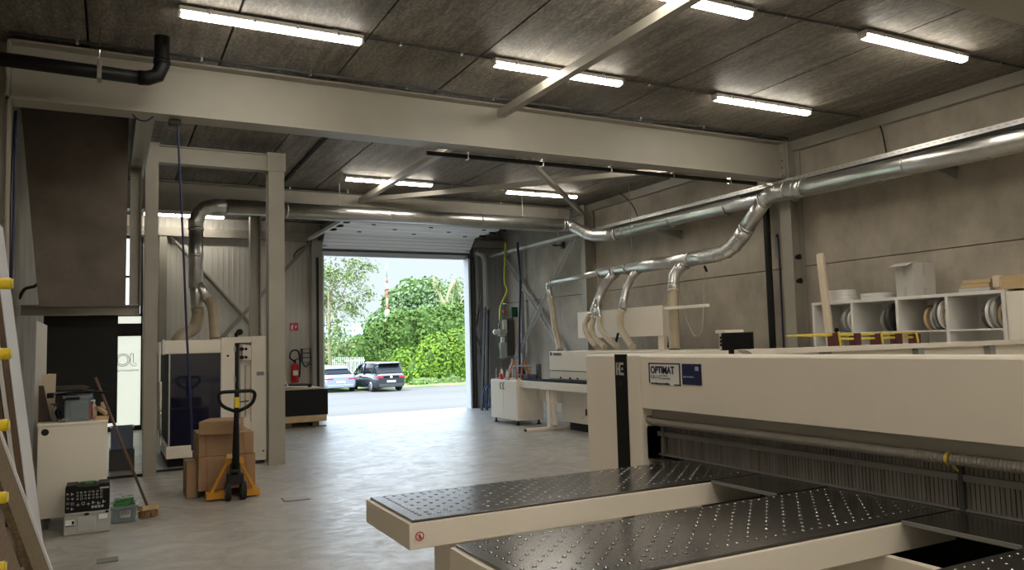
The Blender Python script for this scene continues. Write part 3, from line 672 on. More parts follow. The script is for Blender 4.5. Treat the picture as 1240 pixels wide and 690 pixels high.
# clutter on the white cabinet
ZT = .952
def A(x, y, Y=15.0): return aY(x, y, Y)
t = thing('step_rack', 'small orange wooden A-frame rack standing on the white cabinet', 'rack', (7.9, 15.2, ZT))
for Y in (15.0, 15.25):
    for (xa, xb) in ((621, 615), (623, 626), (633, 631), (636, 641)):
        a = A(xa, 436, Y); b = A(xb, 457, Y); b.z = ZT
        MB().bar(a, b, .028, .028).build('leg', 'orange_wood', t)
a, b = A(620, 444, 15.12), A(640, 444, 15.12); MB().box(a.x, b.x, 14.98, 15.27, a.z, a.z+.025).build('shelf_board', 'light_grey', t)
a, b = A(630, 450, 15.12), A(653, 450, 15.12); MB().box(a.x, b.x, 14.98, 15.27, a.z-.08, a.z-.06).build('shelf_board', 'wood_light', t)
def crate(name, x0, x1, y0, y1, z0, h, m, lab, cat='crate', flare=.03):
    t = thing(name, lab, cat, ((x0+x1)/2, (y0+y1)/2, z0)); th = .012
    mb = MB()
    mb.box(x0+flare, x1-flare, y0+flare, y1-flare, z0, z0+.012)
    for (a0, a1, c0, c1) in ((x0, x1, y0, y0+th), (x0, x1, y1-th, y1), (x0, x0+th, y0, y1), (x1-th, x1, y0, y1)):
        mb.box(a0, a1, c0, c1, z0+.005, z0+h)
    mb.build('body', m, t)
    MB().box(x0-.015, x1+.015, y0-.015, y0+.012, z0+h-.02, z0+h+.008).box(x0-.015, x1+.015, y1-.012, y1+.015, z0+h-.02, z0+h+.008).box(x0-.015, x0+.012, y0, y1, z0+h-.02, z0+h+.008).box(x1-.012, x1+.015, y0, y1, z0+h-.02, z0+h+.008).build('rim', m, t)
    return t
crate('tool_crate', 8.0, 8.2, 14.72, 14.95, ZT, .1, 'blue_grey', 'dark blue-grey crate on the white cabinet beside the edge banding machine', 'crate')
def bottle(x, y, h, r, m, lab, cap='white_melamine', z=ZT):
    t = thing('spray_bottle', lab, 'bottle', (x, y, z), 'bottles on the white cabinet')
    MB().lathe([(0, 0), (r, 0), (r, h*.62), (r*.4, h*.8), (r*.4, h*.88)], (x, y, z), n=14).build('body', m, t)
    MB().cyl((x, y, z+h*.86), (x, y, z+h), r*.45, 10).box(x-r*1.2, x+r*.3, y-.01, y+.01, z+h*.94, z+h).build('spray_cap', cap, t)
bottle(7.78, 15.55, .26, .035, 'white_melamine', 'white bottle with red cap at the left of the orange rack', 'red_paint')
bottle(7.84, 15.4, .2, .035, 'sign_white', 'short white bottle among the tools in front of the rack')
bottle(8.1, 15.5, .27, .03, 'light_grey', 'tall pale bottle with orange cap behind the orange rack', 'orange_wood')
bottle(8.21, 15.34, .24, .04, 'black_plastic', 'dark bottle next to the edge banding machine', 'black_plastic')
bottle(8.22, 15.1, .25, .04, 'wood_light', 'tan bottle close to the edge banding machine')
solo(MB().box(8.21, 8.28, 14.62, 14.75, ZT, ZT+.33, .008), 'filter_block', 'dark_grey', 'dark upright block at the corner of the white cabinet', 'block')
solo(MB().tube([(7.74, 15.75, ZT), (7.74, 15.75, ZT+.2), (7.76, 15.72, ZT+.23)], .012, 8).cyl((7.74, 15.75, ZT), (7.74, 15.75, ZT+.03), .04, 12), 'glue_stand', 'light_grey', 'thin pale stand on the end of the white cabinet', 'stand')
solo(MB().box(7.68, 7.76, 15.42, 15.52, ZT, ZT+.05, .01).sph((7.72, 15.47, ZT+.08), .045, 10), 'hand_tool', 'red_paint', 'small red hand tool lying on the white cabinet', 'tool')
# services in the corner by the gate
Yc = 18.2
def C(x, y): return aY(x, y, Yc)
def slab(mb, x0, y0, x1, y1, dep, off=0, bev=.01):
    a, b = C(x0, y0), C(x1, y1); return mb.box(a.x, b.x, Yc-dep-off, Yc-off, b.z, a.z, bev)
t = thing('service_panel', 'grey service board with switch boxes and white labels in the corner by the gate', 'panel', (C(610, 460).x, Yc, 0))
slab(MB(), 606, 385, 621, 434, .06).build('back_board', 'mid_grey', t)
slab(MB(), 621, 384, 626, 428, .1).build('beige_strip', 'wood_board', t)
slab(MB(), 607, 387, 612, 403, .05, .06).build('white_label', 'sign_white', t)
slab(MB(), 604, 408, 608.5, 421, .05, .1).build('white_label', 'sign_white', t)
slab(MB(), 601, 415, 609, 433, .1, .15).build('switch_box', 'light_grey', t)
slab(MB(), 613, 388, 620, 430, .08, .06).build('hose_pack', 'dark_grey', t)
slab(MB(), 616, 372, 624, 384, .1, .06).build('valve_block', 'green_dark', t)
a = C(611, 378); MB().sph(a, .05, 10).build('gauge', 'sign_red', t)
MB().box(C(611, 0).x-.04, C(611, 0).x+.04, Yc, Yc+.05, 0, C(0, 384).z).box(C(623, 0).x-.05, C(623, 0).x+.05, Yc, Yc+.06, 0, 4.2).build('post', 'grey_panel', t)
t = thing('compressed_air_unit', 'small beige compressed air unit with a round dial near the gate', 'air unit', (C(602, 400).x, Yc, 2))
slab(MB(), 599, 398.5, 607, 407, .14, .16).build('housing', 'light_grey', t)
a = C(597, 402); MB().cyl((a.x, Yc-.2, a.z), (a.x, Yc-.13, a.z), .07, 14).build('dial', 'sign_white', t)
MB().tube([C(603, 399)+Vector((0, -.1, 0)), C(603, 392)+Vector((0, -.1, 0))], .04, 10).build('filter_cup', 'mid_grey', t)
cable('earth_cable', [(C(611, 280).x, Yc-.05, 4.4), C(612, 300), C(611, 340), C(614, 352), C(606, 372), C(603, 392)+Vector((0, -.14, 0))], .025, 'yellow_cable', 'yellow-green cable dropping to the compressed air unit')
cable('air_hose', [(aY(627, 280, 17.3).x, 17.3, 4.3), aY(627, 300, 17.3), aY(630, 340, 17.3), aY(629, 385, 17.3), aY(629, 430, 17.3), (aY(629, 470, 17.3).x, 17.3, .03)], .033, 'blue_cable', 'dark blue hose hanging beside the beige strip in the corner')
cable('air_hose', [C(608, 372)+Vector((0, -.12, 0)), C(600, 395)+Vector((0, -.2, 0)), C(601, 430)+Vector((0, -.2, 0)), C(606, 444)+Vector((0, -.15, 0)), C(604, 470)], .012, 'green_plastic', 'thin green hose curling under the switch box')
for k, (x, lab) in enumerate(((588, 'dark plank leaning on the grey strip beside the gate'), (592, 'second dark plank leaning behind the rainwater pipe'))):
    a = aY(x-1, 372+k*3, 18.85); b = aY(x-5+k*2, 480, 18.6); b.z = 0
    solo(MB().bar(b, a, .13, .03, (1, 0, 0)), 'timber_plank', 'black_matt', lab, 'plank')
cable('hose_coil', [aY(588+5*math.cos(i*.7), 480+14*math.sin(i*.7), 17.9)+Vector((.008*i, 0, 0)) for i in range(20)], .018, 'blue_plastic', 'coil of blue hose hanging on the dark strip beside the white cabinet', 'hose')

# ================================================================ PANEL SAW
t = saw = thing('panel_saw', 'large white beam panel saw with a long pressure beam and black bed', 'panel saw', (4, 2.5, 0))
FX = 3.25; zt_, zb_ = 1.642, 1.283
YS = -1.2
MB().box(FX, FX+.3, 4.36, 5.05, .0, zt_, .012).build('side_cabinet', W, t)
sp = MB().box(FX-.006, FX+.004, 4.513, 4.655, .05, 1.648).build('logo_strip', 'black_plastic', t)
lg = MB(); lx = FX-.01
def lgb(u0, u1, v0, v1): lg.box(lx, lx+.006, 4.635-u1, 4.635-u0, 1.5+v0, 1.5+v1)
lgb(0, .015, 0, .09); lgb(.012, .034, .036, .054)
lgb(.032, .05, 0, .09); lgb(.05, .088, .073, .09); lgb(.05, .088, 0, .017)
lg.build('logo_mark', 'light_grey', sp)
MB().lathe([(.0, 0), (.011, 0)], (lx+.002, 4.561, 1.545), (-1, 0, 0), 16).build('logo_dot', 'light_grey', sp)
MB().cyl((lx, 4.585, 1.44), (lx+.01, 4.585, 1.44), .022, 14).build('push_button', 'black_matt', sp)
bc = MB().prism([(FX, zb_), (FX, zt_-.012), (FX+.012, zt_), (FX+.3, zt_), (FX+.3, zb_+.02), (FX+.22, zb_-.02), (FX+.1, zb_-.02)], 1, YS, 4.352)
bc.build('pressure_beam', W, t)
MB().box(FX+.02, FX+.3, 4.352, 4.362, zb_, zt_-.02).build('beam_gap', 'mid_grey', t)
MB().box(FX+.09, FX+.3, YS, 4.4, 1.19, 1.265).build('beam_underside', 'machine_grey', t)
MB().tube([(FX+.055, 4.36, 1.2)]+[(FX+.055, y, 1.19) for y in [4.3-.009*i for i in range(600)]], .027, 10, ribs=.3, flat=True).build('spiral_hose', 'hose_grey', t)
MB().lathe([(.028, -.007), (.031, -.007), (.031, .007), (.028, .007)], (FX+.055, 2.2, 1.19), (0, 1, 0), 14, True).bar((FX+.06, 2.19, 1.165), (FX+.08, 2.18, 1.135), .008, .008).build('hose_strap', 'yellow_paint', t)
# transparent finger curtain
cu = MB(); y = 4.3
while y > YS:
    cu.bar((3.401, y-.0095, .958), (3.401, y-.0095, 1.16), .017, .003, (random.uniform(-.25, .25)+1, random.uniform(-.2, .2), 0)); y -= .0215
cu = cu.build('strip_curtain', 'clear_strip', t); cu['kind'] = 'stuff'
MB().box(3.375, 3.395, YS, 4.36, 1.085, 1.115).box(3.375, 3.395, YS, 4.42, 1.15, 1.158).box(3.38, 3.398, YS, 4.42, .952, .962).build('curtain_rail', 'mid_grey', t)
for y in (4.3, 2.2): MB().box(3.372, 3.394, y-.011, y+.011, .955, 1.15).build('curtain_post', 'mid_grey' if y > 3 else 'dark_grey', t)
MB().box(3.28, 3.41, 4.36, 4.45, .93, 1.16, .008).build('end_guard', 'black_plastic', t)
MB().box(3.425, 3.45, YS, 4.4, .7, 1.2).build('blade_cover', 'black_matt', t)  # black put in so the gaps between the strips read as shade
# bed: black plates in front of the curtain, body below
for y0, y1 in ((2.945, 3.418), (1.746, 2.236), (.55, 1.045), (4.1, 4.36)):
    MB().box(3.02 if y0 < 4 else 3.29, 3.42, y0, y1, .93, .95 if y0 < 4 else .94).build('bed_plate', 'phenolic_top', t)
    if y0 < 4: MB().box(3.008, 3.02, y0, y1, .935, .951).build('bed_edge', 'mid_grey', t)
MB().box(3.44, 4.9, YS, 4.36, .05, .92, .01).build('machine_body', 'black_matt', t)  # body coloured black for the dark void under the bed
MB().box(2.9, 2.94, YS, 4.3, .02, .818, .004).box(2.9, 2.94, 4.3, 5.14, .02, .66, .004).build('front_apron', W, t)
MB().box(2.94, 3.44, YS, 4.36, .3, .32).build('void_shade_plate', 'black_matt', t)  # added black plate, stands in for the shade behind the apron
MB().box(2.892, 2.9, 4.0, 4.125, .575, .69).build('access_port', 'black_matt', t)
# rear frame
RX = 5.0
rz = aX(1005, 419.5, RX).z
GYY = 4.75
ga, gb = aY(904, 424, GYY), aY(1240, 410.5, GYY)
gz = (ga.z+gb.z)/2
MB().prism([(ga.x, gz), (9.0, gz), (9.0, gz-.045), (ga.x+.08, gz-.045)], 1, GYY, GYY+.12).box(3.55, ga.x+.02, 4.98, 5.04, 1.6, 1.64).build('guard_rail', W, t)
for p in (1005, 1118, 1205):
    q = aY(p, 425, GYY); MB().box(q.x-.045, q.x+.045, GYY+.02, GYY+.08, .9, gz-.045).build('guard_post', 'steel_grey', t)
MB().box(ga.x+.1, 9.0, GYY+.08, GYY+.11, .05, gz-.045).build('guard_panel', W, t)
MB().box(5.0, 8.3, GYY+.12, GYY+.55, .05, gz-.01, .004).build('side_duct', W, t)
rz = gz-.01
# writing on the pressure beam
y0, z1 = aX(786, 439, FX).y, aX(786, 439, FX).z; y1 = aX(824, 440, FX).y; zl = z1-.145
yd = (y0-y1)
st = MB().box(FX-.004, FX, y1, y0, zl, z1).build('maker_sign', 'sign_white', t)
MB().box(FX-.007, FX-.004, y1, y0, z1-.008, z1).box(FX-.007, FX-.004, y1, y1+.01, zl, z1).box(FX-.007, FX-.004, y0-.01, y0, zl+.01, z1).box(FX-.007, FX-.004, y1, y1+.065, zl, zl+.008).build('sign_border', 'navy', st)
def sgn(name, s, size, du, dz, m, bold=0, sx=1): text(name, s, size, (FX-.006, y0-du, z1+dz), (0, -1, 0), (0, 0, 1), m, st, .001, bold, sx)
sgn('lettering', 'OPTIMAT', .068, .02, -.07, 'navy', .0018, .86)
sgn('lettering', 'GROUP', .032, .022, -.103, 'light_grey', 0, .95)
sgn('small_lettering', 'the solution', .013, .13, -.087, 'mid_grey'); sgn('small_lettering', 'in woodworking', .015, .122, -.106, 'mid_grey')
sgn('small_lettering', 'the solution goes everything', .0165, .025, -.141, 'navy', .0006)
y0b, y1b = aX(826, 440, FX).y, aX(849, 441, FX).y
bs = MB().box(FX-.004, FX, y1b, y0b, z1-.135, z1-.003).build('blue_sign', 'navy', t)
MB().box(FX-.007, FX-.004, y1b+.022, y1b+.052, z1-.045, z1-.02).build('sign_mark', 'label_blue', bs)
text('small_lettering', 'take it further', .018, (FX-.006, y0b-.012, z1-.09), (0, -1, 0), (0, 0, 1), 'label_blue', bs, .001)
# air cushion tables
def air_table(ya, yb, label, sign):
    t = thing('air_cushion_table', label, 'table', (2.1, (ya+yb)/2, 0), 'air cushion tables of the panel saw')
    x0, x1 = 1.22, 3.415
    MB().box(x0+.02, x1, ya+.012, yb-.012, .93, .95, .003).build('table_top', 'phenolic_top', t)
    f = MB().box(x0, x0+.025, ya, yb, .82, .938, .004).box(x0+.02, 3.38, ya, ya+.025, .82, .938, .004).box(x0+.02, 3.38, yb-.025, yb, .82, .938, .004)
    f.box(x0+.02, 2.88, ya+.02, yb-.02, .826, .93)
    f.build('table_frame', W, t)
    nb = MB(); hb = MB(); st = .0512; ny = 12; yo = ya+.1
    for i in range(40):
        for j in range(ny):
            if (i+j) % 2 and i and j not in (0, ny-1): continue
            x = 1.307+i*st; y = yo+j*(yb-.05-yo)/(ny-1)
            nb.lathe([(.0046, .0005), (.0036, .0028), (0, .0036)], (x, y, .95), n=7)
            hb.lathe([(.0095, 0), (.0092, .0007), (.0046, .0007)], (x, y, .95), n=10)
    o = nb.build('air_nozzle_pattern', 'nozzle_metal', t); o['kind'] = 'stuff'
    o = hb.build('nozzle_rim_pattern', 'black_matt', t); o['kind'] = 'stuff'
    MB().box(1.57, 1.95, yb-.3, yb-.08, 0, .826, .008).build('table_leg', W, t)
    if sign:
        c = Vector((1.27, ya-.0015, .878))
        sg = MB().lathe([(0, 0), (.02, 0), (.02, .001), (0, .001)], c, (0, -1, 0), 24).build('warning_sign', 'sign_white', t)
        MB().lathe([(.017, .001), (.021, .001), (.021, .0025), (.017, .0025)], c, (0, -1, 0), 28, True).build('sign_ring', 'sign_red', sg)
        m = MB(); cy = c.y-.0025
        m.cyl((c.x, cy, c.z+.009), (c.x, cy-.001, c.z+.009), .0028, 10)
        for p0, p1, w_ in (((0, .006), (0, -.002), .005), ((0, -.002), (-.005, -.012), .0028), ((0, -.002), (.005, -.012), .0028), ((0, .005), (-.006, -.002), .002), ((0, .005), (.006, -.001), .002)):
            m.bar((c.x+p0[0], cy, c.z+p0[1]), (c.x+p1[0], cy, c.z+p1[1]), .001, w_, (0, 1, 0) if False else (1, 0, 0))
        m.build('sign_figure', 'black_matt', sg)
        MB().bar((c.x-.012, cy-.001, c.z+.012), (c.x+.012, cy-.001, c.z-.012), .001, .003, (1, 0, 0)).build('sign_bar', 'sign_red', sg)
    return t
air_table(3.42, 4.09, 'black dotted air table with a round no-walking sign on its corner, farthest of the three', True)
air_table(2.24, 2.94, 'black dotted air table in the middle of the three, nearer than the signed one', False)
air_table(1.05, 1.742, 'black dotted air table of which only a corner shows at the bottom edge', False)
# behind the saw: monitor, control box, yellow rack
t = thing('monitor', 'black monitor standing behind the panel saw', 'monitor', (6.0, 6.3, 1.3))
a, b = aX(873, 403, 6.0), aX(910, 403, 6.0)
MB().box(6.0, 6.03, b.y, a.y, 1.42, a.z, .006).build('frame', 'black_plastic', t)
MB().box(5.995, 6.0, b.y+.015, a.y-.015, 1.44, a.z-.015).build('panel', 'screen', t)
MB().box(6.03, 6.06, 6.28, 6.38, .9, 1.6).box(5.95, 6.2, 6.1, 6.55, .88, .9).build('stand', 'dark_grey', t)
t = thing('control_cabinet', 'grey operator desk under the monitor', 'cabinet', (6.1, 6.4, 0))
MB().box(5.8, 6.4, 6.0, 6.9, 0, .86, .01).build('body', 'machine_grey', t); MB().box(5.78, 6.42, 5.98, 6.92, .86, .88, .004).build('desk_top', W, t)
a = aX(870, 402, 6.1); b = aX(876.5, 402, 6.1)
t = thing('control_box', 'white upright control box with black buttons beside the black monitor', 'control box', (6.1, a.y, .88))
MB().box(6.1, 6.3, b.y, a.y, .88, a.z-.015, .006).build('housing', W, t)
MB().box(6.07, 6.34, b.y-.06, a.y+.02, a.z-.015, a.z+.02, .006).build('lid', W, t)
for i, z in enumerate((.05, .09, .13, .2)): MB().box(6.09, 6.1, a.y-.06, a.y-.025, a.z-z-.03, a.z-z).build('button', 'black_plastic', t)
LY = GYY+.3
t = thing('folding_ladder', 'folded yellow ladder with dark red brackets lying behind the saw guard', 'ladder', (6.2, LY, rz))
for y_px, k in ((405.5, 0), (410.5, 1)):
    a = aY(1013, y_px, LY); b = aY(1109, y_px-2.5, LY)
    MB().tube([a, b], .012, 8).build('side_rail', 'yellow_paint', t)
a = aY(952, 406.5, LY); b = aY(1008, 405.3, LY)
MB().tube([a, a.lerp(b, .5), b], .014, 8, radii=[.006, .013, .016]).build('support_pole', 'yellow_paint', t)
for p in (1010, 1036, 1061.5, 1086, 1108):
    a = aY(p-3.4, 403, LY); b = aY(p+3.4, 403, LY)
    MB().box(a.x, b.x, LY-.03, LY+.05, rz+.001, a.z-.001*(p-1010)*.1, .004).build('bracket', 'dark_red', t)
for p in (1017, 1068, 1111):
    a = aY(p-1.5, 401.5, LY-.04); b = aY(p+1, 418, LY-.04); b.z = rz+.015
    MB().bar(a, b, .012, .018).build('strut', 'yellow_paint', t)

# ================================================================ SHELF UNIT WITH EDGING COILS
SX, SD = 9.25, .62
ys = [aX(x, y, SX).y for x, y in ((984, 367), (1030.5, 363), (1085, 360), (1145, 356), (1213.5, 352))]
zs = [1.09, 1.64-.0, 2.2]
t = thing('shelf_unit', 'white pigeonhole shelf unit with edging coils against the concrete wall', 'shelf', (SX+.3, 6.8, 0))
MB().box(SX, SX+SD, ys[-1]-.02, ys[0]+.02, 2.185, 2.225, .003).build('top_board', 'white_melamine', t)
sz = 1.775
for z in (1.2, sz):
    MB().box(SX+.01, SX+SD, ys[-1], ys[0], z-.02, z+.0).build('shelf_board', 'white_melamine', t)
for i, y in enumerate(ys):
    MB().box(SX, SX+SD, y-.02, y+.02, 0, 2.185, .003).build('side_panel' if i in (0, 4) else 'divider', 'white_melamine', t)
MB().box(SX+SD-.012, SX+SD, ys[-1], ys[0], .05, 2.19).build('back_panel', 'white_melamine', t)
MB().box(SX+.02, SX+SD, ys[-1]-.62, ys[-1]-.025, 0, 2.2, .003).build('end_cupboard', 'white_lacquer', t)
def coil_proto(m, name='edging_coil', core=.07):
    t = thing(name, 'x', 'coil', (0, 0, 0), 'edging coils in the shelf unit')
    MB().lathe([(.115, -.018), (.2, -.018), (.2, .018), (.115, .018)], (0, 0, 0), (0, 1, 0), 32, True).lathe([(.14, -.02), (.17, -.02), (.17, .02), (.14, .02)], (0, 0, 0), (0, 1, 0), 32, True).build('band', m, t)
    MB().lathe([(core, -.016), (.115, -.016), (.115, .016), (core, .016)], (0, 0, 0), (0, 1, 0), 28, True).build('core_ring', 'cardboard', t)
    return t
coils = {}
def coil(cell, f, r, m, label, lean=0, dx=.2):
    y = ys[cell]+(ys[cell+1]-ys[cell])*f
    loc = Vector((SX+dx, y, sz+.002+r*math.cos(lean)+.018*abs(math.sin(lean))*r/.2))
    if m not in coils: c = coils[m] = coil_proto(m); c['label'] = label
    else: c = dup(coils[m], (0, 0, 0), label)
    c.location = loc; c.scale = (r/.2, 1, r/.2); c.rotation_euler = (lean, 0, 0)
names = ['leftmost', 'second', 'third', 'fourth']
for args in ((0, .55, .12, 'wood_light', 'small tan edging coil deep in the first pigeonhole behind the pale post', 0, .32), (0, .66, .15, 'mid_grey', 'dark grey edging coil in the first pigeonhole'), (0, .74, .17, 'light_grey', 'light grey edging coil in the first pigeonhole'),
             (0, .86, .165, 'white_melamine', 'white edging coil at the near side of the first pigeonhole'),
             (1, .5, .15, 'light_grey', 'pale grey edging coil in the second pigeonhole', 0, .3), (1, .63, .16, 'mid_grey', 'mid grey edging coil leaning in the second pigeonhole'), (1, .77, .19, 'dark_grey', 'large dark edging coil in the second pigeonhole'),
             (1, .9, .16, 'black_plastic', 'black edging coil at the near side of the second pigeonhole'),
             (2, .42, .16, 'wood_brown', 'brown edging coil in the third pigeonhole', 0, .3), (2, .52, .15, 'wood_light', 'tan edging coil in the third pigeonhole'), (2, .64, .15, 'light_grey', 'small grey edging coil in the third pigeonhole'),
             (2, .74, .196, 'mid_grey', 'tall dark grey edging coil in the third pigeonhole'), (2, .83, .19, 'white_melamine', 'white edging coil in the third pigeonhole'), (2, .92, .15, 'wood_light', 'small tan coil against the divider of the third pigeonhole'),
             (3, .52, .13, 'wood_brown', 'small brown edging coil in the fourth pigeonhole', 0, .32), (3, .6, .15, 'dark_grey', 'dark edging coil in the fourth pigeonhole'), (3, .69, .18, 'white_melamine', 'cream edging coil in the fourth pigeonhole'),
             (3, .8, .194, 'light_grey', 'largest pale coil in the fourth pigeonhole'), (3, .88, .15, 'wood_light', 'tan edging coil beside the black one in the fourth pigeonhole'), (3, .935, .145, 'black_plastic', 'black edging coil at the near end of the fourth pigeonhole')):
    coil(*args)
def flat_coil(px, py, r, dx, label, z):
    p = aX(px, py, SX+dx); c = dup(coils['white_melamine'], (0, 0, 0), label, group='flat edging coils on the shelf unit')
    c.scale = (r/.2, 1, r/.2); c.rotation_euler = (PI/2, 0, .3); c.location = (p.x, p.y, z)
zt2 = 2.226
for k in range(4):
    flat_coil(1020, 352, .2-.004*k, .25, ('lowest', 'second', 'third', 'topmost')[k]+' white coil of the taller flat pile on the shelf unit', zt2+.02+k*.042)
for k in range(2):
    flat_coil(1064, 352, .23, .25, ('lower', 'upper')[k]+' white coil of the low flat pile next to the carton', zt2+.02+k*.042)
solo(MB().sph((SX+.12, ys[0]-.3, sz+.035), .035, 12, (1, 1, 1)), 'rubber_ball', 'black_plastic', 'small dark round cap in the first pigeonhole behind the pale post', 'cap')
# white carton with open flap
a, b, c2 = aX(1087, 357, SX+.05), aX(1109, 357, SX+.05), aX(1141, 357, SX+.05)
t = thing('carton', 'white cardboard carton with a raised flap on top of the shelf unit', 'box', (SX+.3, b.y, zt2))
hh = aX(1108, 317, SX+.05).z-zt2
cx0, cy0 = SX+.03, b.y; w1 = .44; w2 = a.y-b.y
cb = MB().box(cx0, cx0+w1, cy0, cy0+.006, zt2, zt2+hh).box(cx0, cx0+w1, cy0+w2-.006, cy0+w2, zt2, zt2+hh).box(cx0, cx0+.006, cy0+.006, cy0+w2-.006, zt2, zt2+hh).box(cx0+w1-.006, cx0+w1, cy0+.006, cy0+w2-.006, zt2, zt2+hh).box(cx0+.006, cx0+w1-.006, cy0+.006, cy0+w2-.006, zt2+.001, zt2+.008)
cb.box(cx0+.18, cx0+w1, cy0, cy0+w2, zt2+hh-.004, zt2+hh)
cb.build('body', 'cardboard_white', t)
MB().prism([(cx0, zt2+hh-.006), (cx0, zt2+hh), (cx0-.13, zt2+hh-.045), (cx0-.13, zt2+hh-.051)], 1, cy0, cy0+w2).build('flap', 'cardboard_white', t)
MB().box(cx0+.006, cx0+.18, cy0+w2-.012, cy0+w2-.006, zt2+hh-.08, zt2+hh-.002).build('inner_flap', 'cardboard', t)
for q0, q1 in ((0, .28), (.62, .88)): MB().box(cx0-.002, cx0, cy0+w2/2-.025, cy0+w2/2+.025, zt2+hh*q0, zt2+hh*q1).build('tape_strip', 'tape_grey', t)
MB().box(cx0+w1/2-.025, cx0+w1/2+.025, cy0-.002, cy0, zt2, zt2+hh*.25).build('tape_strip', 'tape_grey', t)
MB().box(cx0+w1/2-.025, cx0+w1/2+.025, cy0-.002, cy0, zt2+hh*.6, zt2+hh).build('tape_strip', 'tape_grey', t)
def timber(px0, px1, py0, py1, dx, lab, layers):
    a, b = aX(px0, py1, SX+dx), aX(px1, py1, SX+dx); h = aX(px0, py0, SX+dx).z-zt2
    t = thing('veneer_pack', lab, 'timber pack', (SX+dx+.1, (a.y+b.y)/2, zt2))
    for k in range(layers):
        z = zt2+.002+h*k/layers
        MB().box(SX+dx+.01*k, SX+dx+.35, b.y+.015*(k % 2), a.y-.02*(k % 3), z, z+h/layers-.004, .003).build('board', 'wood_light' if k else 'cardboard_white', t)
timber(1161, 1199, 340, 353, .06, 'short pack of pale wood boards on the shelf unit beside the carton', 3)
a5 = aX(1206, 335, SX+.08)
t = thing('wooden_tray', 'long pale wooden tray with rounded corner block at the near end of the shelf unit', 'tray', (SX+.3, a5.y-.4, zt2))
MB().box(SX+.06, SX+.09, a5.y-.85, a5.y-.02, zt2+.002, a5.z, .004).box(SX+.06, SX+.5, a5.y-.02, a5.y+.01, zt2+.002, a5.z, .004).box(SX+.47, SX+.5, a5.y-.85, a5.y-.02, zt2+.002, a5.z).build('frame', 'wood_light', t)
MB().box(SX+.03, SX+.12, a5.y-.06, a5.y+.02, zt2+.03, a5.z+.012, .012).build('corner_block', 'wood_board', t)
MB().box(SX+.09, SX+.47, a5.y-.85, a5.y-.02, zt2+.003, zt2+.012).build('bottom_board', 'wood_light', t)
MB().bar((SX+.3, a5.y-.2, a5.z+.02), (SX+.35, a5.y-.8, a5.z+.02), .05, .03).build('loose_batten', 'wood_light', t)
# pale post leaning on the shelf
p0, p1 = aX(993, 307, 9.05), aX(1006, 420, 8.95)
d = (p1-p0); foot = p0+d*(p0.z/(p0.z-p1.z))
solo(MB().bar(foot+Vector((0, 0, .01)), p0, .11, .04, (1, 0, 0)), 'timber_post', 'wood_board', 'pale upright timber post leaning against the shelf unit', 'post')

# ================================================================ MILLING MACHINE (left bay)
YM = 12.75
t = thing('milling_machine', 'white upright milling machine with a dark blue glass door', 'machine', (1.5, YM+.8, 0))
MB().box(.73, 1.535, YM+.02, YM+2.2, 1.71, 1.915, .01).build('header_cover', W, t)
MB().box(.76, 1.535, YM+.0, YM+2.2, .15, .335, .01).build('lower_cover', W, t)
MB().box(.8, 1.535, YM+.1, YM+2.2, .335, 1.71).build('inner_cabin', 'black_matt', t)
MB().box(.81, 1.53, YM+.012, YM+.03, .335, 1.71).build('glass_door', 'glass_blue', t)
for q0, q1 in ((.79, .812), (1.525, 1.54)): MB().box(q0, q1, YM+.003, YM+.03, .34, 1.72).build('frame_post', 'light_grey', t)
MB().box(.7, .73, YM-.03, YM+.03, 1.7, 1.93, .006).build('grab_handle', 'white_melamine', t); MB().box(.65, .68, YM-.02, YM+.01, 1.3, 1.88, .006).build('grab_handle', 'white_melamine', t)
MB().box(.665, .7, YM-.01, YM+.02, .36, 1.3, .006).cyl((.683, YM-.02, .9), (.683, YM-.02, .5), .012, 8).build('guide_rail', 'nozzle_metal', t)
MB().box(.8, 2.2, YM+.25, YM+2.1, 0, .15).build('plinth', 'black_matt', t)
rb = MB().box(1.535, 1.735, YM, YM+2.2, .02, 1.945, .01).box(1.98, 2.26, YM, YM+2.2, .02, 1.96, .01).box(1.735, 1.98, YM+.12, YM+2.2, .02, 1.95).box(1.735, 1.98, YM, YM+.2, .02, .62).box(1.735, 1.98, YM, YM+.2, 1.86, 1.95)
rb.build('side_housing', W, t)
MB().box(1.745, 1.8, YM+.08, YM+.12, .64, 1.85).build('slot', 'black_matt', t)
MB().box(1.81, 1.83, YM+.05, YM+.12, .64, 1.85).box(1.9, 1.91, YM+.06, YM+.12, .7, 1.5).build('linear_guide', 'light_grey', t)
MB().box(1.85, 1.98, YM+.02, YM+.12, 1.58, 1.82, .006).build('motor_box', W, t)
for z in (1.63, 1.76): MB().cyl((1.9, YM+.02, z), (1.9, YM-.01, z), .022, 10).cyl((1.84, YM+.05, z), (1.84, YM-.005, z), .03, 10).build('knob', 'black_plastic', t)
MB().box(1.72, 1.745, YM-.02, YM+.01, 1.72, 1.8).box(1.72, 1.745, YM-.02, YM+.01, 1.25, 1.33).box(1.72, 1.745, YM-.02, YM+.01, .8, .88).build('hinge', 'light_grey', t)
MB().cyl((1.44+.19, YM-.003, 1.66), (1.63, YM+.005, 1.66), .018, 10).cyl((2.16, YM-.004, .16), (2.16, YM+.004, .16), .014, 10).build('lock', 'black_plastic', t)
MB().box(2.06, 2.17, YM-.004, YM, 1.335, 1.4).build('label_plate', 'light_grey', t)
text('label_text', 'DXD', .05, (2.067, YM-.006, 1.35), (1, 0, 0), (0, 0, 1), 'ink_grey', t, .001, .001)
MB().tube([(1.78, YM+.2, 1.95), (1.78, YM+.2, 2.0), (1.83, YM+.2, 2.03), (1.86, YM+.2, 2.0)], .03, 8).cyl((1.83, YM+.16, 2.03), (1.83, YM+.24, 2.03), .05, 12).build('pressure_regulator', 'black_plastic', t)
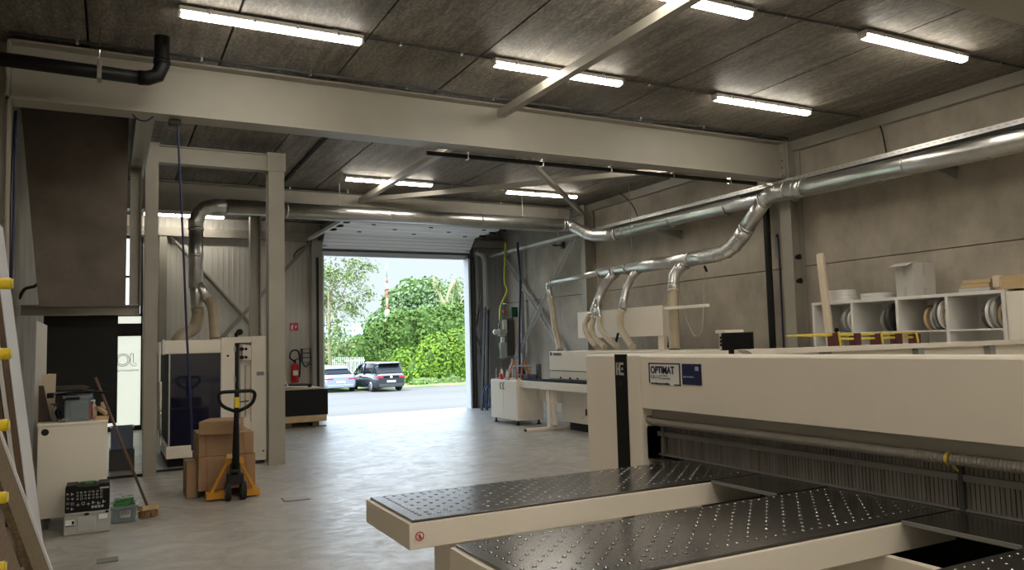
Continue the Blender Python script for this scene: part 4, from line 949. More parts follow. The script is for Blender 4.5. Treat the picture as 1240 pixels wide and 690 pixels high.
MB().cyl((1.68, YM+.2, 1.94), (1.68, YM+.2, 2.02), .012, 8).build('nozzle', 'white_melamine', t)

# ================================================================ PALLET TRUCK AND CARTONS
t = thing('pallet_truck', 'yellow hand pallet truck with a black loop handle, carrying cartons', 'pallet truck', (1.3, 9.8, 0))
hx, hy = 1.325, 9.68
lp = [(0, -.235), (.12, -.185), (.18, -.13), (.2, -.07), (.2, -.03), (.17, -.004), (.1, 0), (-.1, 0), (-.17, -.004), (-.2, -.03), (-.2, -.07), (-.18, -.13), (-.12, -.185), (0, -.235)]
MB().tube([(hx+u, hy-.1, 1.265+v) for u, v in lp], .021, 8, 2).build('loop_handle', 'black_plastic', t)
MB().tube([(hx, hy-.1, 1.27), (hx, hy-.07, .9), (hx, hy-.01, .45), (hx, hy+.02, .3)], .03, 10, radii=[.026, .033, .045, .05]).build('drawbar', 'black_plastic', t)
MB().box(hx-.025, hx+.025, hy-.14, hy-.125, 1.08, 1.2).build('warning_label', 'yellow_plastic', t)
MB().bar((hx, hy-.12, 1.14), (hx+.13, hy-.13, 1.15), .015, .012).build('control_lever', 'black_plastic', t)
MB().cyl((hx, hy+.03, .18), (hx, hy+.03, .42), .06, 14).box(hx-.09, hx+.09, hy-.04, hy+.1, .18, .3, .01).box(hx-.07, hx+.03, hy-.08, hy-.02, .33, .36).build('hydraulic_unit', 'black_matt', t)
for dx in (-.085, .085):
    MB().lathe([(.05, -.03), (.1, -.03), (.105, -.02), (.105, .02), (.1, .03), (.05, .03)], (hx+dx, hy, .105), (1, 0, 0), 24, True).build('steer_wheel', 'tyre', t)
    MB().cyl((hx+dx-.028, hy, .105), (hx+dx+.028, hy, .105), .055, 16).build('wheel_hub', 'mid_grey', t)
fr = MB().bar((hx-.07, hy+.09, .47), (hx-.27, hy+.12, .06), .03, .07, (0, 1, 0)).bar((hx+.07, hy+.09, .42), (hx+.25, hy+.12, .06), .03, .07, (0, 1, 0))
fr.box(hx-.31, hx-.1, hy+.06, hy+.2, .02, .1, .006).box(hx+.1, hx+.29, hy+.06, hy+.2, .02, .1, .006).box(hx-.1, hx+.1, hy+.05, hy+.15, .4, .48, .006)
fr.build('yellow_frame', 'truck_yellow', t)
for dx in (-.19, .19):
    MB().box(hx+dx-.08, hx+dx+.08, hy+.19, hy+1.25, .03, .088, .006).build('fork', 'truck_yellow', t)
    MB().cyl((hx+dx-.06, hy+1.1, .04), (hx+dx+.06, hy+1.1, .04), .039, 12).build('load_roller', 'tyre', t)
MB().box(hx-.1, hx-.02, hy-.03, hy-.02, .49, .54).build('name_plate', 'wood_light', t)
def carton(x0, x1, y0, y1, z0, z1, label, rot=0):
    c = Vector(((x0+x1)/2, (y0+y1)/2, z0)); mx = Matrix.Translation(c) @ Matrix.Rotation(rot, 4, 'Z') @ Matrix.Translation(-c)
    t = thing('carton', label, 'box', c, 'brown cartons on the pallet truck')
    MB().box(x0, x1, y0, y1, z0, z1, .006, mx).build('body', 'cardboard', t)
    ym = (y0+y1)/2
    MB().box(x0-.001, x1+.001, ym-.025, ym+.025, z1, z1+.001, 0, mx).box(x0-.001, x0, ym-.025, ym+.025, z1-.07, z1, 0, mx).box(x1, x1+.001, ym-.025, ym+.025, z1-.07, z1, 0, mx).build('tape_strip', 'tape_tan', t)
    xm = x0+.12*(x1-x0)
    return t
carton(.95, 1.6, 9.99, 10.75, .09, .485, 'large brown carton, bottom one on the pallet truck')
carton(.955, 1.58, 9.995, 10.7, .488, .75, 'brown carton in the middle of the stack on the pallet truck')
carton(1.02, 1.43, 9.85, 10.35, .753, .91, 'flat brown carton on top of the stack, turned askew', -.35)
carton(.83, .945, 10.1, 10.6, .002, .42, 'narrow brown carton standing beside the stack on the floor')
for x, z0, z1 in ((1.06, .1, .48), (1.47, .1, .75)):
    pass
t = thing('packing_strap', 'thin red packing straps around the two large cartons', 'strap', (1.3, 9.986, .1))
MB().bar((1.05, 9.985, .1), (1.03, 9.985, .75), .005, .004, (0, 1, 0)).build('strap_band', 'strap_red', t)
MB().bar((1.45, 9.985, .75), (1.52, 9.985, .1), .005, .004, (0, 1, 0)).bar((1.42, 9.985, .485), (1.58, 9.985, .487), .004, .004, (0, 0, 1)).build('strap_band', 'strap_red', t)

# ================================================================ LEFT: CABINET, TOOLS, BOARDS
t = thing('base_cabinet', 'white base cabinet on castors with a round black cable hole', 'cabinet', (-.3, 9.4, 0))
MB().box(-.63, -.01, 9.15, 9.75, .117, 1.03, .004).build('body', 'white_lacquer', t)
MB().box(-.64, -.005, 9.14, 9.76, 1.03, 1.056, .004).build('top_board', 'white_lacquer', t)
q = aY(54.5, 523.5, 9.149); MB().cyl((q.x, 9.147, q.z), (q.x, 9.152, q.z), .034, 24).build('cable_hole', 'black_matt', t)
for x in (-.55, -.08):
    for y in (9.25, 9.68):
        MB().cyl((x-.015, y, .045), (x+.015, y, .045), .045, 16).box(x-.025, x+.025, y-.02, y+.02, .08, .118).build('castor', 'mid_grey', t)
ZC1 = 1.057
CY = 9.4
t = crate('storage_crate', aY(79, 500, CY).x, aY(110, 500, CY).x, CY-.15, CY+.15, ZC1, .255, 'bin_plastic', 'translucent plastic crate full of tools on the base cabinet', 'crate', .02)
MB().box(aY(84, 500, CY).x, aY(106, 500, CY).x, CY-.12, CY+.12, ZC1+.015, ZC1+.2, .02).build('contents', 'blue_grey', t)
MB().box(aY(88, 0, CY).x, aY(105, 0, CY).x, CY-.17, CY-.155, ZC1+.22, ZC1+.248, .004).build('clip_handle', 'black_plastic', t)
solo(MB().tube([aY(68, 478, CY-.12), aY(90, 475, CY-.12), aY(112, 474, CY-.1), aY(131, 475.5, CY-.1)], .012, 8).box(aY(66, 0, CY-.12).x, aY(74, 0, CY-.12).x, CY-.16, CY-.08, aY(66, 481, CY).z, aY(66, 475, CY).z, .006), 'bar_clamp', 'black_plastic', 'black bar clamp lying across the translucent crate', 'clamp')
solo(MB().box(aY(75, 0, CY).x, aY(102, 0, CY).x, CY-.08, CY+.08, ZC1+.266, ZC1+.3, .012), 'power_tool', 'blue_grey', 'dark blue tool lying on top of the translucent crate', 'tool')
a, b = aY(68, 470, CY+.05), aY(108, 470, CY+.05)
solo(MB().prism([(a.x, a.z-.02), (b.x-.07, a.z-.02), (b.x-.03, a.z-.045), (b.x, a.z), (b.x-.06, a.z+.022), (a.x, a.z+.02)], 1, CY+.02, CY+.09), 'timber_offcut', 'wood_dark', 'pointed wooden offcut resting across the crate', 'offcut')
bottle(aY(75.5, 0, 9.3).x, 9.32, .19, .033, 'mid_grey', 'grey tin beside the translucent crate on the base cabinet', 'dark_grey', ZC1)
bottle(aY(114, 0, 9.42).x+.015, 9.42, .2, .026, 'red_paint', 'red bottle beside the translucent crate on the base cabinet', 'red_paint', ZC1)
bottle(aY(118, 0, 9.5).x, 9.6, .3, .03, 'blue_plastic', 'blue bottle behind the crate on the base cabinet', 'blue_plastic', ZC1)
bottle(aY(121, 0, 9.5).x, 9.46, .2, .03, 'wood_board', 'beige glue bottle behind the broom handle', 'white_melamine', ZC1)
solo(MB().tube([aY(72, 505, 9.26), aY(69, 498, 9.26), aY(73, 496, 9.26), aY(76, 503, 9.26), aY(71, 507, 9.26)], .02, 8, 4), 'coiled_lead', 'black_plastic', 'black coiled lead on the base cabinet beside the tin', 'cable')
a, b = aY(115, 506, 9.3), aY(132, 503, 9.3)
solo(MB().box(a.x, b.x, 9.25, 9.36, ZC1, ZC1+.035, .003), 'wood_block', 'wood_light', 'flat pale wood block on the base cabinet edge', 'block')
solo(MB().bar((a.x+.02, 9.42, ZC1+.12), (b.x-.02, 9.31, ZC1+.055), .05, .03), 'wood_wedge', 'wood_light', 'slanted wood offcut on the flat pale block', 'offcut')
solo(MB().box(a.x+.05, b.x-.02, 9.4, 9.5, ZC1+.1, ZC1+.17, .003), 'wood_block', 'wood_board', 'small pale block behind the slanted offcut', 'block')
# boards standing on the cabinet
a = aY(58, 453, 9.6); b = aY(68, 453, 9.6)
t = solo(MB().prism([(a.x-.02, ZC1), (b.x-.01, ZC1), (b.x, a.z), (a.x, a.z+.005)], 1, 9.6, 9.62).prism([(a.x-.05, ZC1+.2), (a.x, ZC1+.2), (a.x, a.z), (a.x-.05, a.z)], 1, 9.59, 9.62), 'timber_board', 'wood_board', 'pale timber board standing on the base cabinet behind the dark one', 'board')
a = aY(47, 467, 9.4); b = aY(53, 467, 9.4); c = aY(62, 512, 9.4)
solo(MB().prism([(a.x, ZC1), (c.x, ZC1), (b.x, a.z), (a.x, a.z)], 1, 9.38, 9.41), 'timber_board', 'wood_dark', 'dark brown board leaning on the base cabinet', 'board')
a = aY(45, 388, 9.85); b = aY(57, 394, 9.78)
solo(MB().prism([(a.x-.02, 0), (b.x, 0), (b.x, b.z), (a.x, a.z)], 1, 9.79, 9.81), 'white_panel', 'white_melamine', 'tall narrow white panel standing behind the base cabinet', 'panel')
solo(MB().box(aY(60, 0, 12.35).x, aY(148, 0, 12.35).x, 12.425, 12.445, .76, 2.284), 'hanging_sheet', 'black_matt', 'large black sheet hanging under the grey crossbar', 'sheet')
t = crate('plastic_tub', .03, .33, 13.1, 13.45, .31, .32, 'blue_tub', 'blue-grey plastic tub in the dark gap behind the broom', 'tub')
MB().box(.01, .35, 13.08, 13.47, .0, .3, .01).build('lower_tub', 'dark_grey', t)
# broom
t = thing('broom', 'wooden push broom leaning in front of the base cabinet', 'broom', (.39, 9.25, 0))
h0 = aY(115.5, 457, 9.35); h1 = Vector((.372, 9.2, .13))
MB().tube([h0, h1], .014, 10).build('handle', 'wood_brown', t)
MB().bar((.3, 9.15, .115), (.46, 9.3, .1), .07, .05).build('brush_head', 'wood_light', t)
mb = MB()
for i in range(14):
    for j in range(4):
        p = Vector((.305, 9.155, .08)).lerp(Vector((.455, 9.295, .07)), i/13)+Vector((-.02+.014*j, .02-.014*j, 0))
        mb.bar(p, p+Vector((random.uniform(-.012, .02), random.uniform(-.012, .012), -.067)), .012, .012)
mb.build('bristles', 'brush', t)
# tool cases
def tool_case(x0, x1, y0, y1, z0, z1, m, label):
    t = thing('tool_case', label, 'tool case', ((x0+x1)/2, y0, z0), 'tool cases stacked on the floor')
    MB().box(x0, x1, y0, y1, z0, z1, .012).build('body', m, t)
    return t
t = tool_case(-.374, .022, 8.75, 9.04, .003, .215, 'tool_case_grey', 'light grey tool case at the bottom of the stack on the floor')
MB().box(-.26, -.1, 8.738, 8.752, .03, .165, .004).box(-.36, .01, 8.738, 8.75, .195, .214, .004).build('front_panel', 'tool_case_grey', t)
MB().box(-.36, -.28, 8.742, 8.751, .1, .15).build('label_card', 'sign_white', t); MB().box(-.075, .0, 8.742, 8.751, .135, .18).build('label_card', 'sign_white', t)
MB().box(-.36, -.28, 8.741, 8.745, .092, .1).box(-.305, -.285, 8.738, 8.742, .11, .14).box(-.2, -.16, 8.732, 8.75, .185, .205).box(-.02, .01, 8.735, 8.75, .19, .21).build('latch', 'black_plastic', t)
t = tool_case(-.366, .018, 8.745, 9.03, .217, .462, 'black_plastic', 'black tool case with white pictograms stacked on the grey one')
MB().tube([(-.25, 8.9, .462), (-.24, 8.9, .478), (-.11, 8.9, .478), (-.1, 8.9, .462)], .01, 8).box(-.2, -.13, 8.86, 8.94, .46, .482, .004).build('carry_handle', 'green_plastic', t)
MB().box(-.36, -.26, 8.75, 9.02, .462, .474, .004).build('lid_rib', 'black_plastic', t); MB().box(-.08, .015, 8.75, 9.02, .462, .474, .004).build('lid_rib', 'black_plastic', t)
pm = MB(); rr = random.Random(3)
def pic(x, z, s): 
    k = rr.randint(0, 3); y = 8.7435
    if k == 0:
        pm.box(x, x+s, y, y+.002, z, z+s*.16); pm.box(x, x+s*.16, y, y+.002, z, z+s); pm.box(x+s*.84, x+s, y, y+.002, z, z+s); pm.box(x, x+s, y, y+.002, z+s*.84, z+s)
    elif k == 1: pm.lathe([(s*.33, 0), (s*.48, 0), (s*.48, .002), (s*.33, .002)], (x+s/2, y+.002, z+s/2), (0, -1, 0), 12, True)
    elif k == 2: pm.box(x, x+s, y, y+.002, z+s*.4, z+s*.65); pm.box(x+s*.4, x+s*.6, y, y+.002, z, z+s)
    else: pm.box(x, x+s*.4, y, y+.002, z, z+s); pm.box(x+s*.5, x+s, y, y+.002, z+s*.3, z+s*.55)
for i in range(7):
    for j in range(3): pic(-.27+i*.034, .385-j*.03+.01, .02)
for i in range(6): pic(-.27+i*.045, .275+.01*(i % 2), .027)
for j in range(4): pic(-.352, .39-j*.045, .02); pic(-.315, .385-j*.047, .024)
for i in range(4): pm.box(-.14+i*.028, -.12+i*.028, 8.7435, 8.7455, .245, .268)
pm.box(-.07, .01, 8.7435, 8.7455, .425, .44)
pm.build('pictogram_pattern', 'light_grey', t)
t = crate('green_bin', .035, .27, 9.1, 9.42, .003, .16, 'bin_plastic', 'small translucent bin with green tools beside the tool cases', 'bin', .012)
MB().box(.055, .25, 9.12, 9.4, .012, .145).build('contents', 'green_dark', t)
MB().box(.06, .2, 9.12, 9.38, .15, .2, .006).box(.13, .245, 9.2, 9.36, .18, .235, .006).box(.07, .15, 9.15, 9.3, .2, .225).build('green_case', 'green_plastic', t)
MB().bar((.12, 9.2, .235), (.27, 9.22, .24), .02, .012).bar((.1, 9.25, .27), (.2, 9.3, .22), .03, .01).build('pale_strip', 'light_grey', t)
MB().box(.115, .21, 9.096, 9.101, .05, .12).build('label_card', 'light_grey', t)
text('label_text', '2733', .04, (.12, 9.094, .085), (1, 0, 0), (0, 0, 1), 'black_matt', t, .001, .001)
# boards leaning on the side wall
def lean(ya, yb, ptop, pbot, th, m, label, edge=None, name='leaning_board'):
    """sheet leaning toward the side wall: ptop/pbot are (X, Z) of its face."""
    (xt, zt), (xb, zb) = ptop, pbot
    n = Vector((zt-zb, 0, -(xt-xb))).normalized()*th
    t = thing(name, label, 'board', (xb, (ya+yb)/2, 0), 'boards leaning on the side wall')
    f = MB().prism([(xb, zb), (xt, zt), (xt-n.x*.15, zt-n.z*.15), (xb-n.x*.15, zb-n.z*.15)], 1, ya, yb)
    f.build('face_sheet', m, t)
    MB().prism([(xb-n.x*.15, zb-n.z*.15), (xt-n.x*.15, zt-n.z*.15), (xt-n.x, zt-n.z), (xb-n.x, zb-n.z)], 1, ya+.002, yb-.002).build('core_board', edge or 'wood_brown', t)
    return t
lean(7.78, 8.6, (-.905, 2.95), (-.53, .005), .05, 'blue_white', 'tall white faced board with brown core leaning beside the base cabinet')
lean(7.74, 8.5, (-.965, 2.95), (-.585, .005), .028, 'white_melamine', 'thin all-white board leaning behind the white faced board', 'white_melamine')
lean(7.7, 8.4, (-1.0, 2.9), (-.62, .005), .03, 'wood_brown', 'brown board behind the two white leaning boards', 'wood_brown')
lean(6.2, 7.6, (-1.06, 2.4), (-.83, .005), .03, 'black_matt', 'black board leaning on the side wall behind the yellow arms', 'wood_dark')
cb_ = lean(4.05, 4.5, (-.62, 1.84), (-.03, .03), .03, 'chipboard', 'raw chipboard sheet leaning at a slant with a pale blue edge', 'chipboard')
lean(3.25, 3.98, (-.66, 1.9), (-.07, .03), .04, 'corrugated', 'ribbed brown cardboard sheet leaning beside the chipboard', 'wood_dark')
e0, e1 = Vector((-.62, 4.51, 1.84)), Vector((-.03, 4.51, .03))
MB().bar(e0, e1, .02, .035, (0, 1, 0)).build('edge_band', 'blue_white', cb_)
t = thing('sheet_rack', 'upright sheet rack with yellow rubber arms, mostly out of view', 'rack', (-.75, 3.0, 0))
MB().box(-.85, -.75, 2.95, 3.05, 0, 2.2).box(-1.05, -.45, 2.9, 3.1, 0, .06).build('upright', 'dark_grey', t)
for z in (1.985, 1.756, 1.527, 1.297, 1.078, .85):
    c = MB().cyl((-.75, 3.0, z), (-.29, 3.0, z), .019, 20).build('rubber_arm', 'yellow_plastic', t)
    MB().cyl((-.291, 3.0, z), (-.284, 3.0, z), .016, 16).build('arm_cap', 'yellow_paint', c)
# floor details
t = thing('floor_hatch', 'square steel lid set in the concrete floor', 'hatch', (1.95, 9.25, 0))
P = [aZ(*p, .004) for p in ((345, 607), (376, 604), (371, 600.5), (341, 603))]
m = MB(); m.bm.faces.new([m.bm.verts.new(p) for p in P]); r = bmesh.ops.extrude_face_region(m.bm, geom=m.bm.faces[:]); [v.co.__setitem__(2, .0005) for v in r['geom'] if isinstance(v, bmesh.types.BMVert)]
m.build('lid', 'light_grey', t)
MB().bar(P[0], P[1], .012, .006).bar(P[0], P[3], .012, .006).build('lid_frame', 'dark_grey', t)
solo(MB().box(-.075, .085, 7.47, 7.62, .001, .012, .003), 'floor_plate', 'mid_grey', 'small flat metal plate lying on the floor near the boards', 'plate')
# by the gate: extinguisher, sign, switch box, dark pallet stack
YW = YE-.03
def Wp(x, y): return aY(x, y, YW)
q = Wp(355.5, 450)
t = thing('fire_extinguisher', 'red fire extinguisher hanging on the ribbed wall', 'fire extinguisher', (q.x, YW-.12, q.z-.3))
zb0, zt0 = Wp(355, 463).z, Wp(355, 440).z; yy = YW-.15
MB().lathe([(0, 0), (.085, 0), (.095, .02), (.095, zt0-zb0-.06), (.06, zt0-zb0), (.03, zt0-zb0+.02)], (q.x, yy, zb0), n=20).build('cylinder', 'red_paint', t)
MB().box(q.x-.06, q.x+.06, yy-.1, yy-.09, zb0+.18, zb0+.3).build('label', 'sign_white', t)
MB().cyl((q.x, yy, zt0), (q.x, yy, zt0+.08), .03, 10).bar((q.x-.02, yy, zt0+.08), (q.x+.1, yy, zt0+.12), .025, .02).build('valve', 'black_plastic', t)
MB().tube([(q.x-.02, yy, zt0+.06), (q.x-.12, yy, zt0+.15), (q.x-.08, yy, zt0+.3), (q.x+.05, yy, zt0+.32), (q.x+.12, yy, zt0+.18), (q.x+.12, yy, zt0-.2), (q.x+.1, yy, zt0-.35)], .018, 8, 5).build('hose', 'black_plastic', t)
MB().box(q.x-.05, q.x+.05, yy+.08, YW+.02, zt0-.1, zt0-.05).build('bracket', 'dark_grey', t)
a, b = Wp(351, 391), Wp(361, 400)
t = thing('safety_sign', 'small red fire extinguisher sign on the ribbed wall', 'sign', (a.x, YW, a.z))
MB().box(a.x, b.x, YW-.012, YW, b.z, a.z).build('plate', 'sign_red', t)
w_ = b.x-a.x; h_ = a.z-b.z; sy = YW-.014
MB().box(a.x+w_*.14, a.x+w_*.38, sy, sy+.003, b.z+h_*.12, b.z+h_*.62).box(a.x+w_*.2, a.x+w_*.32, sy, sy+.003, b.z+h_*.62, b.z+h_*.78).box(a.x+w_*.3, a.x+w_*.45, sy, sy+.003, b.z+h_*.7, b.z+h_*.78).prism([(a.x+w_*.68, b.z+h_*.2), (a.x+w_*.85, b.z+h_*.45), (a.x+w_*.75, b.z+h_*.8), (a.x+w_*.58, b.z+h_*.5)], 1, sy, sy+.003).build('pictogram', 'sign_white', t)
a, b = Wp(363.5, 422), Wp(375, 438)
t = thing('socket_box', 'dark wall box with three pale socket flaps beside the fire extinguisher', 'socket box', (a.x, YW, b.z))
MB().box(a.x, b.x, YW-.12, YW, b.z, a.z, .01).build('housing', 'dark_grey', t)
for k in range(3):
    z = a.z-(a.z-b.z)*(k+.5)/3; MB().box(a.x+.04, b.x-.03, YW-.14, YW-.12, z-.045, z+.04, .006).build('socket_flap', 'light_grey', t)
cable('lead', [Wp(365, 438)+Vector((0, -.06, 0)), Wp(369, 444)+Vector((0, -.1, 0)), Wp(374, 440)+Vector((0, -.1, 0)), Wp(378, 448)+Vector((0, -.1, 0)), Wp(377, 462)+Vector((0, -.08, 0)), Wp(377, 470)], .015, 'dark_grey', 'dark lead looping from the socket box')
cable('lead', [Wp(372, 287)+Vector((0, -.08, 0)), Wp(371, 296)+Vector((0, -.08, 0)), Wp(362, 302)+Vector((0, -.08, 0)), Wp(357, 307)+Vector((0, -.08, 0)), Wp(355, 311)+Vector((0, -.08, 0)), Wp(358, 313)+Vector((0, -.08, 0)), Wp(359, 309)+Vector((0, -.08, 0))], .016, 'dark_grey', 'dark lead with a ring end hanging high on the ribbed wall')
t = thing('pallet_crate', 'long black crate on a wooden pallet beside the gate', 'crate', (3.7, 18, 0))
MB().box(2.75, 4.36, 17.45, 18.6, .26, .83, .008).build('black_box', 'black_plastic', t)
MB().box(2.75, 4.33, 17.45, 18.6, .12, .26).build('wooden_base', 'wood_light', t)
for x in (2.9, 3.5, 4.1):
    MB().box(x-.07, x+.07, 17.5, 18.55, .02, .12).build('pallet_block', 'wood_brown', t)
MB().box(2.75, 4.33, 17.48, 17.6, 0, .02).box(2.75, 4.33, 18.4, 18.55, 0, .02).build('pallet_board', 'wood_brown', t)
MB().box(2.75, 4.25, 17.5, 18.5, .832, .86).build('wooden_lid', 'wood_light', t)
t2 = solo(MB().box(3.0, 4.1, 17.9, 18.45, .862, .93, .006), 'dark_board', 'black_plastic', 'dark board lying on the black crate beside the gate', 'board')
solo(MB().bar((3.45, 17.7, .9), (3.95, 17.62, .89), .05, .03).bar((3.4, 17.78, 1.15), (3.55, 17.75, .9), .04, .03), 'metal_profile', 'white_melamine', 'pale bent metal profile lying on the black crate', 'profile')
# ================================================================ OUTDOORS
GZ_ = -.78
def on_ground(x, y): return aZ(x, y, GZ_)
def car(loc, heading, L, Wd, H, paint, label, style, name):
    """heading: direction the nose points to (radians from +Y, clockwise). Built nose to +y in local space, then turned."""
    t = thing(name, label, 'car', loc)
    mx = Matrix.Translation(loc) @ Matrix.Rotation(-heading, 4, 'Z')
    hw = Wd/2
    def loft(st):
        m = MB(); prev = None
        for y, prof in st:
            ring = [m.bm.verts.new((x, y, z)) for x, z in prof]
            if prev:
                for k in range(len(ring)):
                    f = m.bm.faces.new((prev[k], prev[(k+1) % len(ring)], ring[(k+1) % len(ring)], ring[k])); f.smooth = True
            else: m.bm.faces.new(ring[::-1])
            prev = ring
        m.bm.faces.new(prev); m.bm.transform(mx); return m
    def sec(w, z0, z1, tw):
        return [(-w*.92, z0), (w*.92, z0), (w, z0+.12), (w, z0+(z1-z0)*.55), (w*tw, z1), (-w*tw, z1), (-w, z0+(z1-z0)*.55), (-w, z0+.12)]
    h = L/2; hatch = style == 'hatch'
    belt = .62*H if hatch else .66*H
    body = [(-h, sec(hw*.86, .32, belt*.86, .92)), (-h+.12, sec(hw*.96, .24, belt*.97, .93)), (-h+.7, sec(hw, .2, belt*1.0, .93)), (0, sec(hw, .2, belt*.97, .93)), (h*.45, sec(hw, .2, belt*.95, .93)), (h*.8, sec(hw*.97, .2, belt*.82, .92)), (h-.06, sec(hw*.88, .24, belt*.66, .9)), (h, sec(hw*.75, .32, belt*.5, .9))]
    loft(body).build('body', paint, t)
    def sec2(w0, z0, w1, z1): return [(-w0, z0), (w0, z0), (w1, z1), (w1*.9, z1+.03), (-w1*.9, z1+.03), (-w1, z1)]
    if hatch: cab = [(-h+.1, sec2(hw*.9, belt*.9, hw*.86, belt*1.0)), (-h+.34, sec2(hw*.92, belt*.93, hw*.74, H*.955)), (-.1, sec2(hw*.93, belt*.93, hw*.76, H*.975)), (h*.28, sec2(hw*.92, belt*.9, hw*.74, H*.92)), (h*.66, sec2(hw*.85, belt*.86, hw*.8, belt*.9))]
    else: cab = [(-h+.35, sec2(hw*.85, belt*.93, hw*.82, belt*.96)), (-h+1.35, sec2(hw*.9, belt*.93, hw*.7, H*.93)), (-.2, sec2(hw*.93, belt*.93, hw*.74, H*.97)), (h*.2, sec2(hw*.92, belt*.9, hw*.72, H*.92)), (h*.6, sec2(hw*.85, belt*.86, hw*.8, belt*.9))]
    loft(cab).build('window_glass', 'car_glass', t)
    if hatch: rf = [(-h+.18, sec2(hw*.78, H*.94, hw*.74, H*.955)), (-h+.4, sec2(hw*.78, H*.95, hw*.74, H*.975)), (-.1, sec2(hw*.78, H*.965, hw*.72, H*.99)), (h*.3, sec2(hw*.74, H*.915, hw*.7, H*.935))]
    else: rf = [(-h+.9, sec2(hw*.78, H*.86, hw*.72, H*.87)), (-h+1.35, sec2(hw*.73, H*.925, hw*.68, H*.945)), (-.2, sec2(hw*.76, H*.96, hw*.7, H*.985)), (h*.22, sec2(hw*.73, H*.915, hw*.68, H*.935))]
    loft(rf).build('roof', 'car_roof' if hatch else paint, t)
    if hatch:
        for sx in (-1, 1):
            m = MB(); 
            for (ya, za, yb, zb) in ((-h+.75, belt*.98, -h+.55, H*.95), (-.15, belt*.95, -.15, H*.96), (h*.6, belt*.9, h*.27, H*.92)):
                m.bar((sx*hw*.94, ya, za), (sx*hw*.77, yb, zb), .06, .09)
            m.bm.transform(mx); m.build('pillar', paint, t)
    for sx in (-1, 1):
        for yy in (-h+.78, h-.82):
            c = Vector((sx*(hw-.1), yy, .33))
            m = MB().lathe([(.22, -.11), (.31, -.11), (.33, -.08), (.33, .08), (.31, .11), (.22, .11)], c, (1, 0, 0), 24, True); m.bm.transform(mx); wheel = m.build('tyre', 'tyre', t)
            m = MB().lathe([(0, .1), (.08, .1), (.23, .115), (.23, -.1), (0, -.1)], c, (sx, 0, 0), 20)
            for k in range(5):
                a = k*2*PI/5; m.bar(c+Vector((sx*.115, 0, 0)), c+Vector((sx*.118, math.cos(a)*.22, math.sin(a)*.22)), .05, .02, (1, 0, 0))
            m.bm.transform(mx); m.build('rim', 'alloy', t)
        m = MB()
        if hatch: m.box(sx*hw*.5, sx*hw*.93, -h-.01, -h+.22, belt*.74, belt*.86, .03)
        else: m.box(sx*hw*.45, sx*hw*.94, -h-.01, -h+.2, belt*.72, belt*.8, .02)
        m.bm.transform(mx); m.build('tail_light', 'tail_light', t)
    zb = .36
    m = MB().box(-hw*.8, hw*.8, -h-.02, -h+.1, .26, .44, .03); m.bm.transform(mx); m.build('bumper', 'dark_grey' if hatch else paint, t)
    m = MB().box(-.26, .26, -h-.035, -h-.01, zb+.16, zb+.27); m.bm.transform(mx); m.build('number_plate', 'sign_white', t)
    if hatch:
        m = MB().box(-hw*.55, hw*.55, -h-.005, -h+.1, belt*.74, belt*.86, .02); m.bm.transform(mx); m.build('light_strip', 'black_plastic', t)
        m = MB().lathe([(0, 0), (.075, 0), (.075, .012), (0, .012)], (0, -h-.02, belt*.8), (0, -1, 0), 18); m.bm.transform(mx); m.build('badge', 'sign_white', t)
        m = MB().box(-hw*.7, hw*.7, -h+.12, -h+.4, H*.925, H*.96, .02); m.bm.transform(mx); m.build('roof_spoiler', 'black_plastic', t)
        m = MB().box(-hw*.8, hw*.8, -h+.02, -h+.3, belt*.86, belt*.97, .03); m.bm.transform(mx); m.build('tailgate_panel', 'car_roof', t)
    for sx in (-1, 1):
        m = MB().sph((sx*(hw+.08), h*.32, belt*.98), .1, 10, (1.1, .7, .8)); m.bm.transform(mx); m.build('mirror', paint, t)
    return t
def park(px, py, hd, L, *a):
    nose = Vector((math.sin(hd), math.cos(hd), 0)); return car(on_ground(px, py)+nose*L/2, hd, L, *a)
park(474, 474, -.1, 4.26, 1.8, 1.64, 'car_dark', 'dark hatchback with pale roof parked at the green bushes', 'hatch', 'parked_car')
park(413, 475, .02, 4.6, 1.85, 1.5, 'car_silver', 'silver blue saloon partly hidden by the gate edge', 'saloon', 'parked_car')
# vegetation
def leaves(mb, c, rad, n, size, rng, flat=.85, shell=.55):
    c = Vector(c)
    for _ in range(n):
        d = Vector((rng.gauss(0, 1), rng.gauss(0, 1), rng.gauss(0, 1))).normalized()
        r = shell+(1-shell)*rng.random()
        p = c+Vector((d.x*rad[0], d.y*rad[1], d.z*rad[2]))*r
        nrm = (d+Vector((rng.gauss(0, .6), rng.gauss(0, .6), rng.gauss(0, .6)+.4))).normalized()
        u = nrm.orthogonal().normalized(); v = nrm.cross(u); a = rng.random()*6.28; s = size*(.6+.8*rng.random())
        mb.quad(p, (u*math.cos(a)+v*math.sin(a))*s, (v*math.cos(a)-u*math.sin(a))*s*.6)
def lump(mb, c, rad, rng, n=14):
    t = bmesh.new(); bmesh.ops.create_icosphere(t, subdivisions=3, radius=1)
    for v in t.verts:
        k = 1+.12*math.sin(v.co.x*7+c[0])+.12*math.sin(v.co.y*8+c[2])+.1*math.sin(v.co.z*9); v.co *= k
    for f in t.faces: f.smooth = True
    mb.add(t, Matrix.Translation(c) @ Matrix.Diagonal((*rad, 1)))
